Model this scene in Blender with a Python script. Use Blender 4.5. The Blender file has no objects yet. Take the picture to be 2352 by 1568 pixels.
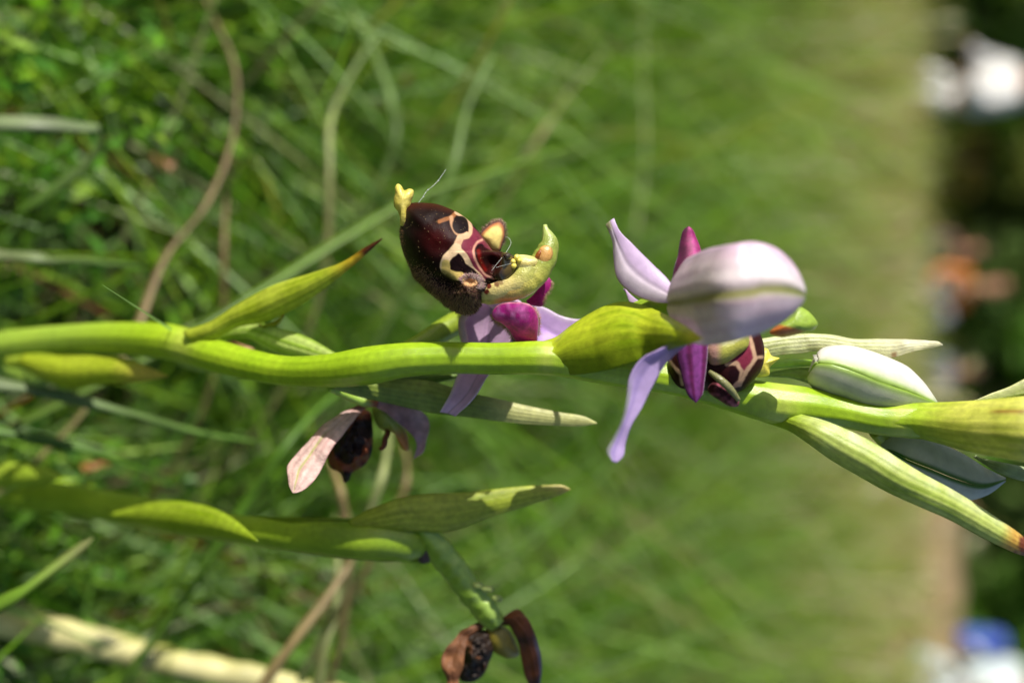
import bpy, bmesh, math, random
import numpy as np
from mathutils import Vector, Matrix

rng = np.random.default_rng(11)
random.seed(11)
SC = bpy.context.scene
COL = SC.collection

# ------------------------------------------------------------------ camera
# The photograph was taken with the camera turned on its side: world "up" runs to the right of the picture.
PITCH = math.radians(20.7)
TANH = math.tan(math.radians(25.0))
DF = 0.1146                                   # focus distance in metres
CAM = np.array([0.0, 0.0, 0.19])
FW = np.array([0.0, math.cos(PITCH), -math.sin(PITCH)])
RT = np.array([0.0, math.sin(PITCH), math.cos(PITCH)])
UP = np.array([-1.0, 0.0, 0.0])
cd = bpy.data.cameras.new('camera')
cam = bpy.data.objects.new('camera', cd)
COL.objects.link(cam)
cam.matrix_world = Matrix(((RT[0], UP[0], -FW[0], CAM[0]), (RT[1], UP[1], -FW[1], CAM[1]),
                           (RT[2], UP[2], -FW[2], CAM[2]), (0, 0, 0, 1)))
cd.sensor_fit = 'HORIZONTAL'
cd.sensor_width = 36.0
cd.lens = 18.0 / TANH
cd.clip_start = 0.004
cd.clip_end = 2000.0
cd.dof.use_dof = True
cd.dof.focus_distance = DF - 0.001
cd.dof.aperture_fstop = 11.5
cd.dof.aperture_blades = 7
SC.camera = cam

# ------------------------------------------------------------------ light
sd = np.array([0.25, 0.84, 0.50])
sd = sd / np.linalg.norm(sd)
SUN = sd[0] * RT + sd[1] * UP - sd[2] * FW     # towards the sun
world = bpy.data.worlds.new('World')
SC.world = world
world.use_nodes = True
wn = world.node_tree.nodes
wl = world.node_tree.links
wn.clear()
sky = wn.new('ShaderNodeTexSky')
sky.sky_type = 'NISHITA'
sky.sun_disc = False
sky.sun_elevation = math.asin(SUN[2])
sky.sun_rotation = math.atan2(SUN[0], SUN[1])
bg = wn.new('ShaderNodeBackground')
bg.inputs['Strength'].default_value = 0.085
wo = wn.new('ShaderNodeOutputWorld')
wl.new(sky.outputs[0], bg.inputs['Color'])
wl.new(bg.outputs[0], wo.inputs['Surface'])
sl = bpy.data.lights.new('sun', 'SUN')
sl.energy = 5.0
sl.angle = math.radians(0.53)
sl.color = (1.0, 0.955, 0.87)
so = bpy.data.objects.new('sun', sl)
COL.objects.link(so)
so.location = (-3, -1, 4)
so.rotation_euler = Vector(SUN).to_track_quat('Z', 'Y').to_euler()
SC.view_settings.view_transform = 'Standard'
SC.view_settings.look = 'None'
SC.view_settings.exposure = 0.4
SC.view_settings.gamma = 1.0
SC.render.engine = 'CYCLES'
SC.cycles.use_denoising = True
SC.cycles.max_bounces = 8
SC.cycles.transparent_max_bounces = 8
SC.cycles.sample_clamp_indirect = 6.0


# ------------------------------------------------------------------ helpers
def L(r, g, b):
    """8-bit picture colour to linear"""
    out = []
    for c in (r, g, b):
        c = c / 255.0
        out.append(c / 12.92 if c <= 0.04045 else ((c + 0.055) / 1.055) ** 2.4)
    return np.array(out)


def P(px, py, w):
    """point in the world: picture coordinates of a 2352 x 1568 print, w = millimetres in front of the focus plane"""
    px = np.asarray(px, float); py = np.asarray(py, float); w = np.asarray(w, float)
    d = DF - w * 0.001
    xc = (px - 1176) / 1176 * TANH * d
    yc = (784 - py) / 1176 * TANH * d
    return CAM + xc[..., None] * RT + yc[..., None] * UP + d[..., None] * FW


def mmpx(w):
    return (DF - np.asarray(w) * 0.001) * TANH / 1176   # metres per print pixel at that depth


def zfun(x0, y0, k):
    return lambda pts: [(x0 + k * p[0], y0 + k * p[1]) + tuple(p[2:3]) + tuple(k * h for h in p[3:]) for p in pts]


Z1 = zfun(859.6, 386.8, .27405)
Z2 = zfun(1341.0, 464.2, .39467)
Z3 = zfun(1676.2, 704.9, .37288)
Z4 = zfun(0.0, 515.8, .3801)
Z5 = zfun(601.7, 816.6, .36548)
Z6 = zfun(859.6, 1160.5, .25993)
Z7 = zfun(0.0, 816.6, .3015)


def curve(pts, n, closed=False):
    """smooth curve through points (rows), resampled to n"""
    p = np.array(pts, float)
    if closed:
        p = np.vstack([p, p[:1]])
    seg = np.linalg.norm(np.diff(p[:, :2], axis=0), axis=1) + 1e-6
    t = np.concatenate([[0], np.cumsum(seg)])
    m = np.zeros_like(p)
    h = np.diff(t)
    sl_ = np.diff(p, axis=0) / h[:, None]
    m[1:-1] = (sl_[:-1] * h[1:, None] + sl_[1:] * h[:-1, None]) / (h[1:] + h[:-1])[:, None]
    m[0] = sl_[0]; m[-1] = sl_[-1]
    if closed:
        m[0] = m[-1] = (sl_[0] * h[-1] + sl_[-1] * h[0]) / (h[0] + h[-1])
    u = np.linspace(0, t[-1], n + (1 if closed else 0))
    if closed:
        u = u[:-1]
    k = np.clip(np.searchsorted(t, u, side='right') - 1, 0, len(h) - 1)
    x = ((u - t[k]) / h[k])[:, None]
    H = h[k][:, None]
    return ((2 * x**3 - 3 * x**2 + 1) * p[k] + (x**3 - 2 * x**2 + x) * H * m[k]
            + (-2 * x**3 + 3 * x**2) * p[k + 1] + (x**3 - x**2) * H * m[k + 1])


_lat = rng.random((64, 64, 64))


def vnoise(q):
    """value noise in [-1, 1] of points q (N,3)"""
    q = np.asarray(q)
    i = np.floor(q).astype(int)
    f = q - i
    f = f * f * (3 - 2 * f)
    r = 0
    for dx in (0, 1):
        for dy in (0, 1):
            for dz in (0, 1):
                wgt = (f[:, 0] if dx else 1 - f[:, 0]) * (f[:, 1] if dy else 1 - f[:, 1]) * (f[:, 2] if dz else 1 - f[:, 2])
                r = r + wgt * _lat[(i[:, 0] + dx) % 64, (i[:, 1] + dy) % 64, (i[:, 2] + dz) % 64]
    return r * 2 - 1


def mesh_object(name, verts, faces, mat, parent=None, cols=None, base=None, smooth=True):
    """one mesh object; verts in world metres, stored relative to base"""
    v = np.asarray(verts, np.float64)
    if base is not None:
        v = v - np.asarray(base)
    me = bpy.data.meshes.new(name)
    if isinstance(faces, np.ndarray):
        nf, k = faces.shape
        me.vertices.add(len(v)); me.vertices.foreach_set('co', v.astype(np.float32).ravel())
        me.loops.add(nf * k); me.loops.foreach_set('vertex_index', faces.astype(np.int32).ravel())
        me.polygons.add(nf)
        me.polygons.foreach_set('loop_start', np.arange(0, nf * k, k, dtype=np.int32))
        me.polygons.foreach_set('loop_total', np.full(nf, k, dtype=np.int32))
        me.update(calc_edges=True)
    else:
        me.from_pydata([tuple(a) for a in v], [], faces)
    if cols is not None:
        at = me.color_attributes.new('Col', 'FLOAT_COLOR', 'POINT')
        c = np.ones((len(v), 4), np.float32)
        c[:, :3] = np.clip(cols, 0, 1)
        at.data.foreach_set('color', c.ravel())
    if smooth:
        me.polygons.foreach_set('use_smooth', np.ones(len(me.polygons), bool))
    me.materials.append(mat)
    o = bpy.data.objects.new(name, me)
    COL.objects.link(o)
    if parent is not None:
        o.parent = parent
    elif base is not None:
        o.location = base
    return o


def thing(name, loc, label, cat, group=None):
    o = bpy.data.objects.new(name, None)
    o.empty_display_size = 0.02
    COL.objects.link(o)
    o.location = loc
    tag(o, label, cat, group)
    return o


def tag(o, label=None, cat=None, group=None, kind=None):
    if label: o['label'] = label
    if cat: o['category'] = cat
    if group: o['group'] = group
    if kind: o['kind'] = kind
    return o


# ------------------------------------------------------------------ materials
def nodes_of(name):
    m = bpy.data.materials.new(name)
    m.use_nodes = True
    nt = m.node_tree
    nt.nodes.clear()
    return m, nt.nodes, nt.links


def plant_mat(name, trans=0.3, rough=0.45, noise_scale=900.0, noise_amt=0.25, bump=0.15, bump_scale=5000.0,
              sss=0.0, sheen=0.0, spec=0.5, tint=(1.0, 1.0, 0.75), coat=0.0, dist=0.00008, stretch=None):
    """colour from the mesh's own colour attribute, mottled by noise; light passes through thin leaves"""
    m, n, l = nodes_of(name)
    at = n.new('ShaderNodeAttribute'); at.attribute_name = 'Col'
    tc = n.new('ShaderNodeTexCoord')
    src = tc.outputs['Object']
    if stretch:
        mp = n.new('ShaderNodeMapping'); mp.inputs['Scale'].default_value = stretch
        l.new(src, mp.inputs['Vector']); src = mp.outputs[0]
    no = n.new('ShaderNodeTexNoise'); no.inputs['Scale'].default_value = noise_scale
    no.inputs['Detail'].default_value = 4.0
    l.new(src, no.inputs['Vector'])
    mr = n.new('ShaderNodeMapRange')
    mr.inputs['From Min'].default_value = 0.25; mr.inputs['From Max'].default_value = 0.75
    mr.inputs['To Min'].default_value = 1 - noise_amt; mr.inputs['To Max'].default_value = 1 + noise_amt
    l.new(no.outputs['Fac'], mr.inputs['Value'])
    mul = n.new('ShaderNodeVectorMath'); mul.operation = 'SCALE'
    l.new(at.outputs['Color'], mul.inputs[0]); l.new(mr.outputs[0], mul.inputs['Scale'])
    bs = n.new('ShaderNodeBsdfPrincipled')
    l.new(mul.outputs[0], bs.inputs['Base Color'])
    bs.inputs['Roughness'].default_value = rough
    bs.inputs['Specular IOR Level'].default_value = spec
    if coat:
        bs.inputs['Coat Weight'].default_value = coat
        bs.inputs['Coat Roughness'].default_value = 0.12
    if sss:
        bs.inputs['Subsurface Weight'].default_value = sss
        bs.inputs['Subsurface Radius'].default_value = (1.0, 1.0, 0.4)
        bs.inputs['Subsurface Scale'].default_value = 0.0012
    if sheen:
        bs.inputs['Sheen Weight'].default_value = sheen
        bs.inputs['Sheen Roughness'].default_value = 0.4
    if bump:
        nb = n.new('ShaderNodeTexNoise'); nb.inputs['Scale'].default_value = bump_scale
        nb.inputs['Detail'].default_value = 2.0
        l.new(tc.outputs['Object'], nb.inputs['Vector'])
        bu = n.new('ShaderNodeBump'); bu.inputs['Strength'].default_value = bump
        bu.inputs['Distance'].default_value = dist
        l.new(nb.outputs['Fac'], bu.inputs['Height']); l.new(bu.outputs[0], bs.inputs['Normal'])
    out = n.new('ShaderNodeOutputMaterial')
    if trans:
        tr = n.new('ShaderNodeBsdfTranslucent')
        tm = n.new('ShaderNodeVectorMath'); tm.operation = 'MULTIPLY'
        tm.inputs[1].default_value = tint
        l.new(mul.outputs[0], tm.inputs[0]); l.new(tm.outputs[0], tr.inputs['Color'])
        mx = n.new('ShaderNodeMixShader'); mx.inputs['Fac'].default_value = trans
        l.new(bs.outputs[0], mx.inputs[1]); l.new(tr.outputs[0], mx.inputs[2])
        l.new(mx.outputs[0], out.inputs['Surface'])
    else:
        l.new(bs.outputs[0], out.inputs['Surface'])
    return m


M_STEM = plant_mat('orchid_stem', trans=0.0, rough=0.30, noise_scale=1400, noise_amt=0.16, bump=0.45, bump_scale=11000, sss=0.25, spec=0.55, dist=0.00008)
M_BRACT = plant_mat('orchid_bract', trans=0.34, rough=0.36, noise_scale=1300, noise_amt=0.24, bump=0.7, bump_scale=7000, dist=0.0001, tint=(1.15, 1.1, 0.5))
M_SHEATH = plant_mat('orchid_sheath', trans=0.10, rough=0.36, noise_scale=1300, noise_amt=0.2, bump=0.5, bump_scale=9000, dist=0.00008, sss=0.2, tint=(1.15, 1.1, 0.5))
M_SEPAL = plant_mat('orchid_sepal', trans=0.38, rough=0.36, noise_scale=1200, noise_amt=0.1, bump=0.3, bump_scale=7000, tint=(1, 0.97, 1.0))
M_PETAL = plant_mat('orchid_petal', trans=0.3, rough=0.5, noise_scale=1900, noise_amt=0.4, bump=0.6, bump_scale=9000, sheen=0.35, tint=(1.1, 0.7, 1.0))
M_LIP = plant_mat('orchid_lip', trans=0.0, rough=0.42, noise_scale=1500, noise_amt=0.22, bump=0.6, bump_scale=11000, sheen=0.02, spec=0.12)
M_GLOSS = plant_mat('wet_stigma', trans=0.0, rough=0.08, noise_scale=1500, noise_amt=0.3, bump=0.15, bump_scale=3000, coat=0.6)
M_COLUMN = plant_mat('orchid_column', trans=0.0, rough=0.33, noise_scale=1800, noise_amt=0.2, bump=0.7, bump_scale=6000, sss=0.25, dist=0.0001)
M_HAIR = plant_mat('orchid_hair', trans=0.25, rough=0.4, noise_amt=0.2, bump=0)
M_DRY = plant_mat('withered_petal', trans=0.3, rough=0.6, noise_scale=900, noise_amt=0.35, bump=0.7, bump_scale=2500, tint=(1.1, 0.8, 0.5), dist=0.0002)
M_GRASS = plant_mat('grass', trans=0.45, rough=0.42, noise_scale=120, noise_amt=0.28, bump=0, tint=(1.25, 1.15, 0.4), spec=0.5)
M_STRAW = plant_mat('dry_grass', trans=0.22, rough=0.5, noise_scale=160, noise_amt=0.3, bump=0, tint=(1.1, 0.95, 0.6))
M_LEAF = plant_mat('tree_leaf', trans=0.35, rough=0.65, noise_scale=3, noise_amt=0.3, bump=0, spec=0.2, tint=(1.2, 1.15, 0.4))


def simple_mat(name, color, rough=0.7, scale=8.0, amt=0.25, bump=0.0):
    m, n, l = nodes_of(name)
    tc = n.new('ShaderNodeTexCoord')
    no = n.new('ShaderNodeTexNoise'); no.inputs['Scale'].default_value = scale; no.inputs['Detail'].default_value = 5
    l.new(tc.outputs['Object'], no.inputs['Vector'])
    cr = n.new('ShaderNodeValToRGB')
    c = np.array(color)
    cr.color_ramp.elements[0].position = 0.3; cr.color_ramp.elements[0].color = (*np.clip(c * (1 - amt), 0, 1), 1)
    cr.color_ramp.elements[1].position = 0.7; cr.color_ramp.elements[1].color = (*np.clip(c * (1 + amt), 0, 1), 1)
    l.new(no.outputs['Fac'], cr.inputs['Fac'])
    bs = n.new('ShaderNodeBsdfPrincipled'); bs.inputs['Roughness'].default_value = rough
    l.new(cr.outputs[0], bs.inputs['Base Color'])
    if bump:
        bu = n.new('ShaderNodeBump'); bu.inputs['Strength'].default_value = bump; bu.inputs['Distance'].default_value = 0.02
        l.new(no.outputs['Fac'], bu.inputs['Height']); l.new(bu.outputs[0], bs.inputs['Normal'])
    out = n.new('ShaderNodeOutputMaterial'); l.new(bs.outputs[0], out.inputs['Surface'])
    return m


def ground_mat():
    m, n, l = nodes_of('meadow_soil')
    tc = n.new('ShaderNodeTexCoord')
    no = n.new('ShaderNodeTexNoise'); no.inputs['Scale'].default_value = 60; no.inputs['Detail'].default_value = 8
    l.new(tc.outputs['Object'], no.inputs['Vector'])
    cr = n.new('ShaderNodeValToRGB')
    e = cr.color_ramp.elements
    e[0].position = 0.3; e[0].color = (0.02, 0.03, 0.008, 1)
    e[1].position = 0.72; e[1].color = (0.075, 0.10, 0.022, 1)
    k = e.new(0.5); k.color = (0.04, 0.07, 0.012, 1)
    l.new(no.outputs['Fac'], cr.inputs['Fac'])
    bs = n.new('ShaderNodeBsdfPrincipled'); bs.inputs['Roughness'].default_value = 0.9
    l.new(cr.outputs[0], bs.inputs['Base Color'])
    bu = n.new('ShaderNodeBump'); bu.inputs['Strength'].default_value = 0.6; bu.inputs['Distance'].default_value = 0.01
    l.new(no.outputs['Fac'], bu.inputs['Height']); l.new(bu.outputs[0], bs.inputs['Normal'])
    out = n.new('ShaderNodeOutputMaterial'); l.new(bs.outputs[0], out.inputs['Surface'])
    return m


M_SOIL = ground_mat()
M_BANK = simple_mat('sandy_earth', (0.27, 0.19, 0.095), 0.9, 3.0, 0.25, 0.5)
M_BARK = simple_mat('tree_bark', (0.075, 0.055, 0.04), 0.9, 9.0, 0.4, 0.6)
M_SKIN = simple_mat('skin', (0.36, 0.17, 0.10), 0.55, 12, 0.08)
M_ORANGE = simple_mat('orange_cloth', (0.60, 0.17, 0.03), 0.8, 20, 0.12)
M_WHITE = simple_mat('white_cloth', (0.60, 0.59, 0.58), 0.8, 20, 0.06)
M_PALE = simple_mat('pale_blue_cloth', (0.50, 0.57, 0.60), 0.8, 20, 0.06)
M_GREY = simple_mat('grey_cloth', (0.16, 0.17, 0.20), 0.85, 20, 0.15)
M_DARK = simple_mat('dark_cloth', (0.04, 0.045, 0.05), 0.85, 20, 0.15)
M_BROWN = simple_mat('brown_cloth', (0.13, 0.075, 0.05), 0.85, 20, 0.15)
M_HAIRB = simple_mat('brown_hair', (0.06, 0.035, 0.02), 0.6, 40, 0.3)
M_BLUE = simple_mat('royal_blue_cloth', (0.02, 0.06, 0.34), 0.7, 20, 0.12)


# ------------------------------------------------------------------ plant shape builders
def loft(name, A, B, colf, mat, parent, base, ns=60, nt=33, bulge=0.15, crease=0.0, thick=0.35, wav=0.0, sb=None, fold=0.0, veins=0.0):
    """a petal, sepal, bract or leaf: sheet between two edge curves with a bulge across, given real thickness"""
    a = curve(A, ns); b = curve(B, ns)
    pa = P(a[:, 0], a[:, 1], a[:, 2]); pb = P(b[:, 0], b[:, 1], b[:, 2])
    t = np.linspace(0, 1, nt)
    s = np.linspace(0, 1, ns)
    S, T = np.meshgrid(s, t, indexing='ij')
    pts = pa[:, None, :] * (1 - t)[None, :, None] + pb[:, None, :] * t[None, :, None]
    px = a[:, 0][:, None] * (1 - t) + b[:, 0][:, None] * t
    py = a[:, 1][:, None] * (1 - t) + b[:, 1][:, None] * t
    mid = (pa + pb) / 2
    tang = np.gradient(mid, axis=0)
    wid = pb - pa
    wl_ = np.linalg.norm(wid, axis=1)
    nrm = np.cross(tang, wid)
    ln = np.linalg.norm(nrm, axis=1); ln[ln < 1e-12] = 1
    nrm = nrm / ln[:, None]
    sg = np.sign((nrm * (-FW)).sum(1)); sg[sg == 0] = 1
    nrm = nrm * sg[:, None]
    for _ in range(3):
        nrm[1:-1] = (nrm[:-2] + nrm[1:-1] * 2 + nrm[2:]) / 4
    nrm[0] = nrm[1]; nrm[-1] = nrm[-2]
    nrm /= np.linalg.norm(nrm, axis=1)[:, None]
    prof = 1 - (2 * t - 1) ** 2
    bl = bulge if sb is None else bulge * np.interp(s, np.linspace(0, 1, len(sb)), sb)
    off = (bl * wl_)[:, None] * prof[None, :]
    if crease:
        off = off - (crease * wl_)[:, None] * np.exp(-((t - 0.5) / 0.07) ** 2)[None, :]
    if veins:
        off = off + (veins * wl_)[:, None] * np.cos(t * math.pi * 2 * 5)[None, :] * 0.005
    pts = pts + nrm[:, None, :] * off[:, :, None]
    flat = pts.reshape(-1, 3)
    if wav:
        q = flat * 260.0
        flat = flat + np.repeat(nrm, nt, axis=0) * ((vnoise(q) + 0.5 * vnoise(q * 2.6 + 7)) * wav * 0.001)[:, None]
    # second skin, then the rim
    pts = flat.reshape(ns, nt, 3)
    du = np.gradient(pts, axis=0); dv = np.gradient(pts, axis=1)
    vn = np.cross(du, dv)
    vl = np.linalg.norm(vn, axis=2, keepdims=True); vl[vl < 1e-14] = 1
    vn = vn / vl
    sgn = np.sign((vn * nrm[:, None, :]).sum(2, keepdims=True)); sgn[sgn == 0] = 1
    vn = vn * sgn
    th = thick * 0.001 * np.clip(np.minimum(T * 6, (1 - T) * 6) * 0.7 + 0.3, 0.3, 1)[:, :, None]
    th = th * np.clip((1 - S) * 10, 0.15, 1)[:, :, None]
    back = pts - vn * th
    V = np.vstack([pts.reshape(-1, 3), back.reshape(-1, 3)])
    c = colf(S.ravel(), T.ravel(), px.ravel(), py.ravel())
    C = np.vstack([c, c])
    N = ns * nt
    F = []
    for i in range(ns - 1):
        for j in range(nt - 1):
            k = i * nt + j
            F.append((k, k + 1, k + nt + 1, k + nt))
            F.append((N + k, N + k + nt, N + k + nt + 1, N + k + 1))
    for i in range(ns - 1):
        k = i * nt
        F.append((k, k + nt, N + k + nt, N + k)); k += nt - 1
        F.append((k, N + k, N + k + nt, k + nt))
    for j in range(nt - 1):
        F.append((j, N + j, N + j + 1, j + 1)); k = (ns - 1) * nt + j
        F.append((k, k + 1, N + k + 1, N + k))
    return mesh_object(name, V, np.array(F), mat, parent, C, base)


def tube(name, path, colf, mat, parent, base, n=60, m=20, depth=1.0, ridges=0.0, nr=6, world_tail=None, lump=0.0):
    """stem, ovary or stalk along (px, py, w, half width in print pixels)"""
    c = curve(path, n)
    pts = P(c[:, 0], c[:, 1], c[:, 2])
    rad = c[:, 3] * mmpx(c[:, 2])
    if world_tail is not None:                    # continue down to the ground: rows of x, y, z, radius in metres
        wt = np.array(world_tail)
        ctl = np.vstack([wt, np.concatenate([pts[0], [rad[0]]])[None]])
        k = 14
        tt = np.linspace(0, len(ctl) - 1, k)[:-1]
        ext = np.stack([np.interp(tt, np.arange(len(ctl)), ctl[:, q]) for q in range(4)], 1)
        pts = np.vstack([ext[:, :3], pts]); rad = np.concatenate([ext[:, 3], rad])
        px = np.concatenate([np.full(len(ext), c[0, 0]), c[:, 0]]); py = np.concatenate([np.full(len(ext), c[0, 1]), c[:, 1]])
    else:
        px, py = c[:, 0], c[:, 1]
    n = len(pts)
    tg = np.gradient(pts, axis=0); tg /= np.linalg.norm(tg, axis=1)[:, None]
    side = np.cross(tg, -FW); side /= np.linalg.norm(side, axis=1)[:, None]
    up = np.cross(side, tg)
    ph = np.linspace(0, 2 * math.pi, m, endpoint=False)
    s = np.linspace(0, 1, n)
    rr = rad[:, None] * (1 + ridges * np.cos(nr * ph)[None, :] )
    if lump:
        q = np.stack([np.repeat(s * 25, m), np.tile(np.cos(ph), n) * 1.2 + 5, np.tile(np.sin(ph), n) * 1.2 + 9], 1)
        rr = rr * (1 + lump * vnoise(q).reshape(n, m))
    V = pts[:, None, :] + rr[:, :, None] * (np.cos(ph)[None, :, None] * side[:, None, :] + depth * np.sin(ph)[None, :, None] * up[:, None, :])
    V = V.reshape(-1, 3)
    F = []
    for i in range(n - 1):
        for j in range(m):
            k = (j + 1) % m
            F.append((i * m + j, i * m + k, (i + 1) * m + k, (i + 1) * m + j))
    F.append(tuple(range(m))[::-1]); F.append(tuple((n - 1) * m + j for j in range(m)))
    S = np.repeat(s, m); T = np.tile(ph / (2 * math.pi), n)
    cc = colf(S, T, np.repeat(px, m), np.repeat(py, m))
    return mesh_object(name, V, F, mat, parent, cc, base)


def inflate(name, outline, centre, w0, hf, hb, colf, mat, parent, base, tilt=(0, 0), nr=40, na=120, power=2.0, hump=None, ret=False):
    """a plump closed body: outline in print pixels, front and back height in mm"""
    o = curve(outline, na, closed=True)[:, :2]
    c = np.array(centre, float)
    r = np.sin(np.linspace(0, 1, nr) * math.pi / 2)
    q = c + r[1:, None, None] * (o - c)[None]
    h = np.clip(1 - r[1:] ** power, 0, 1) ** 0.5
    px = np.concatenate([[c[0]], q[:, :, 0].ravel()]); py = np.concatenate([[c[1]], q[:, :, 1].ravel()])
    hh = np.concatenate([[1], np.repeat(h, na)])
    rr = np.concatenate([[0], np.repeat(r[1:], na)])
    wp = w0 + tilt[0] * (px - c[0]) + tilt[1] * (py - c[1])
    wf = wp + hf * hh
    if hump is not None:
        wf = wf + hump(px, py) * np.clip((1 - rr) * 6, 0, 1)
    wb = wp - hb * hh
    nfv = len(px)
    Vf = P(px, py, wf)
    nb = 1 + (nr - 2) * na
    Vb = P(px[:nb], py[:nb], wb[:nb])
    V = np.vstack([Vf, Vb])
    rim = 1 + (nr - 2) * na
    F = []
    for j in range(na):
        k = (j + 1) % na
        F.append((0, 1 + j, 1 + k)); F.append((nfv, nfv + 1 + k, nfv + 1 + j))
    for i in range(nr - 2):
        for j in range(na):
            k = (j + 1) % na
            a, b, d, e = 1 + i * na + j, 1 + i * na + k, 1 + (i + 1) * na + k, 1 + (i + 1) * na + j
            F.append((a, e, d, b))
            if i < nr - 3:
                F.append((nfv + a, nfv + b, nfv + d, nfv + e))
            else:
                F.append((nfv + a, nfv + b, d, e))
    cf = colf(px, py, rr)
    C = np.vstack([cf, cf[:nb]])
    ob = mesh_object(name, V, F, mat, parent, C, base)
    if ret:
        return ob, px, py, wf, rr, (na, nr)
    return ob


def hairs(name, roots, dirs, lens, rad, cols, mat, parent, base):
    """short hairs, each a slim three-sided spike"""
    n = len(roots)
    d = dirs / np.linalg.norm(dirs, axis=1)[:, None]
    a = np.cross(d, np.array([0.3, 0.5, 0.81])); a /= np.linalg.norm(a, axis=1)[:, None]
    b = np.cross(d, a)
    V = np.zeros((n, 4, 3))
    for k in range(3):
        th = k * 2 * math.pi / 3
        V[:, k] = roots + rad[:, None] * (math.cos(th) * a + math.sin(th) * b)
    V[:, 3] = roots + d * lens[:, None]
    i = np.arange(n)[:, None] * 4
    F = np.concatenate([i + np.array([[0, 1, 3]]), i + np.array([[1, 2, 3]]), i + np.array([[2, 0, 3]])])
    o = mesh_object(name, V.reshape(-1, 3), F, mat, parent, np.repeat(cols, 4, axis=0), base, smooth=False)
    o['kind'] = 'stuff'
    return o


def lerpc(x, stops):
    """colour along x from [(pos, colour)]"""
    xs = [k[0] for k in stops]
    return np.stack([np.interp(x, xs, [k[1][i] for k in stops]) for i in range(3)], 1)


def mix(a, b, f):
    return a + (np.asarray(b) - a) * np.asarray(f)[:, None]


def sm(x, a, b):
    t = np.clip((x - a) / (b - a), 0, 1)
    return t * t * (3 - 2 * t)


def nz(px, py, k, seed=0.0):
    return vnoise(np.stack([px * k + seed, py * k + 7.3 + seed, np.full_like(px, 3.1 + seed)], 1))


# ================================================================== the setting
def make_ground():
    xs = np.concatenate([-np.geomspace(250, 0.05, 40), [0], np.geomspace(0.05, 250, 40)])
    ys = np.concatenate([-np.geomspace(60, 0.05, 20), [0], np.geomspace(0.05, 400, 50)])
    X, Y = np.meshgrid(xs, ys, indexing='ij')
    r = np.hypot(X, Y)
    Zg = 0.012 * vnoise(np.stack([X.ravel() * 2.2 + 20, Y.ravel() * 2.2 + 20, np.zeros(X.size)], 1)).reshape(X.shape) * np.clip(r / 1.5, 0, 1) - 0.004
    V = np.stack([X, Y, Zg], 2).reshape(-1, 3)
    nx, ny = len(xs), len(ys)
    i, j = np.meshgrid(np.arange(nx - 1), np.arange(ny - 1), indexing='ij')
    k = (i * ny + j).ravel()
    F = np.stack([k, k + ny, k + ny + 1, k + 1], 1)
    o = mesh_object('ground', V, F, M_SOIL)
    tag(o, 'green and brown meadow soil under the grass', None, None, 'structure')


make_ground()


def make_bank():
    """low bank of bare tan earth along the far edge of the meadow"""
    n, m = 70, 14
    x = np.linspace(0.75, 14, n)
    V = []
    for i in range(n):
        hgt = 0.60 * min(1, (x[i] - 0.7) / 0.9) ** 0.6 + 0.04 * math.sin(x[i] * 2.1) + 0.02 * math.sin(x[i] * 7.7)
        for j in range(m):
            u = j / (m - 1)
            prof = math.sin(math.pi * u) ** 0.45 if 0 < u < 1 else 0
            y = 11.8 + 1.9 * u + 0.10 * math.sin(x[i] * 1.3)
            V.append((x[i], y, -0.03 + hgt * prof + 0.02 * math.sin(x[i] * 13 + u * 9) * prof))
    V = np.array(V)
    V[:, 2] += 0.03 * vnoise(V * 4) * (V[:, 2] > 0.02)
    F = [(i * m + j, (i + 1) * m + j, (i + 1) * m + j + 1, i * m + j + 1) for i in range(n - 1) for j in range(m - 1)]
    o = mesh_object('earth_bank', V, F, M_BANK)
    tag(o, 'low tan bank of bare earth along the far edge of the meadow', None, None, 'structure')


make_bank()


# ------------------------------------------------------------------ trees and shrubs
def limb_tube(pts, radii, m=8):
    pts = np.array(pts, float); n = len(pts)
    tg = np.gradient(pts, axis=0); tg /= np.linalg.norm(tg, axis=1)[:, None]
    a = np.cross(tg, np.array([0.31, 0.9, 0.2])); a /= np.linalg.norm(a, axis=1)[:, None]
    b = np.cross(tg, a)
    ph = np.linspace(0, 2 * math.pi, m, endpoint=False)
    r = np.array(radii)[:, None, None]
    V = pts[:, None] + r * (np.cos(ph)[None, :, None] * a[:, None] + np.sin(ph)[None, :, None] * b[:, None])
    F = [(i * m + j, i * m + (j + 1) % m, (i + 1) * m + (j + 1) % m, (i + 1) * m + j) for i in range(n - 1) for j in range(m)]
    return V.reshape(-1, 3), F


def leaf_cloud(centres, radii, per, size, cols):
    """leaf-sized faces spread through clumps"""
    P0, C0 = [], []
    for (c, r) in zip(centres, radii):
        n = per
        d = rng.normal(size=(n, 3)); d /= np.linalg.norm(d, axis=1)[:, None]
        rad = r * rng.random(n) ** 0.45
        p = c + d * rad[:, None] * np.array([1, 1, 0.85])
        P0.append(p)
        base = cols[rng.integers(len(cols))]
        C0.append(base * (0.75 + 0.5 * rng.random((n, 1))))
    p = np.vstack(P0); c = np.vstack(C0); n = len(p)
    a = rng.normal(size=(n, 3)); a /= np.linalg.norm(a, axis=1)[:, None]
    b = np.cross(a, rng.normal(size=(n, 3))); b /= np.linalg.norm(b, axis=1)[:, None]
    s = size * (0.6 + 0.8 * rng.random(n))[:, None]
    V = np.stack([p - a * s, p + b * s * 0.5, p + a * s, p - b * s * 0.5], 1).reshape(-1, 3)
    F = np.arange(4 * n).reshape(-1, 4)
    return V, F, np.repeat(c, 4, axis=0)


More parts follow.
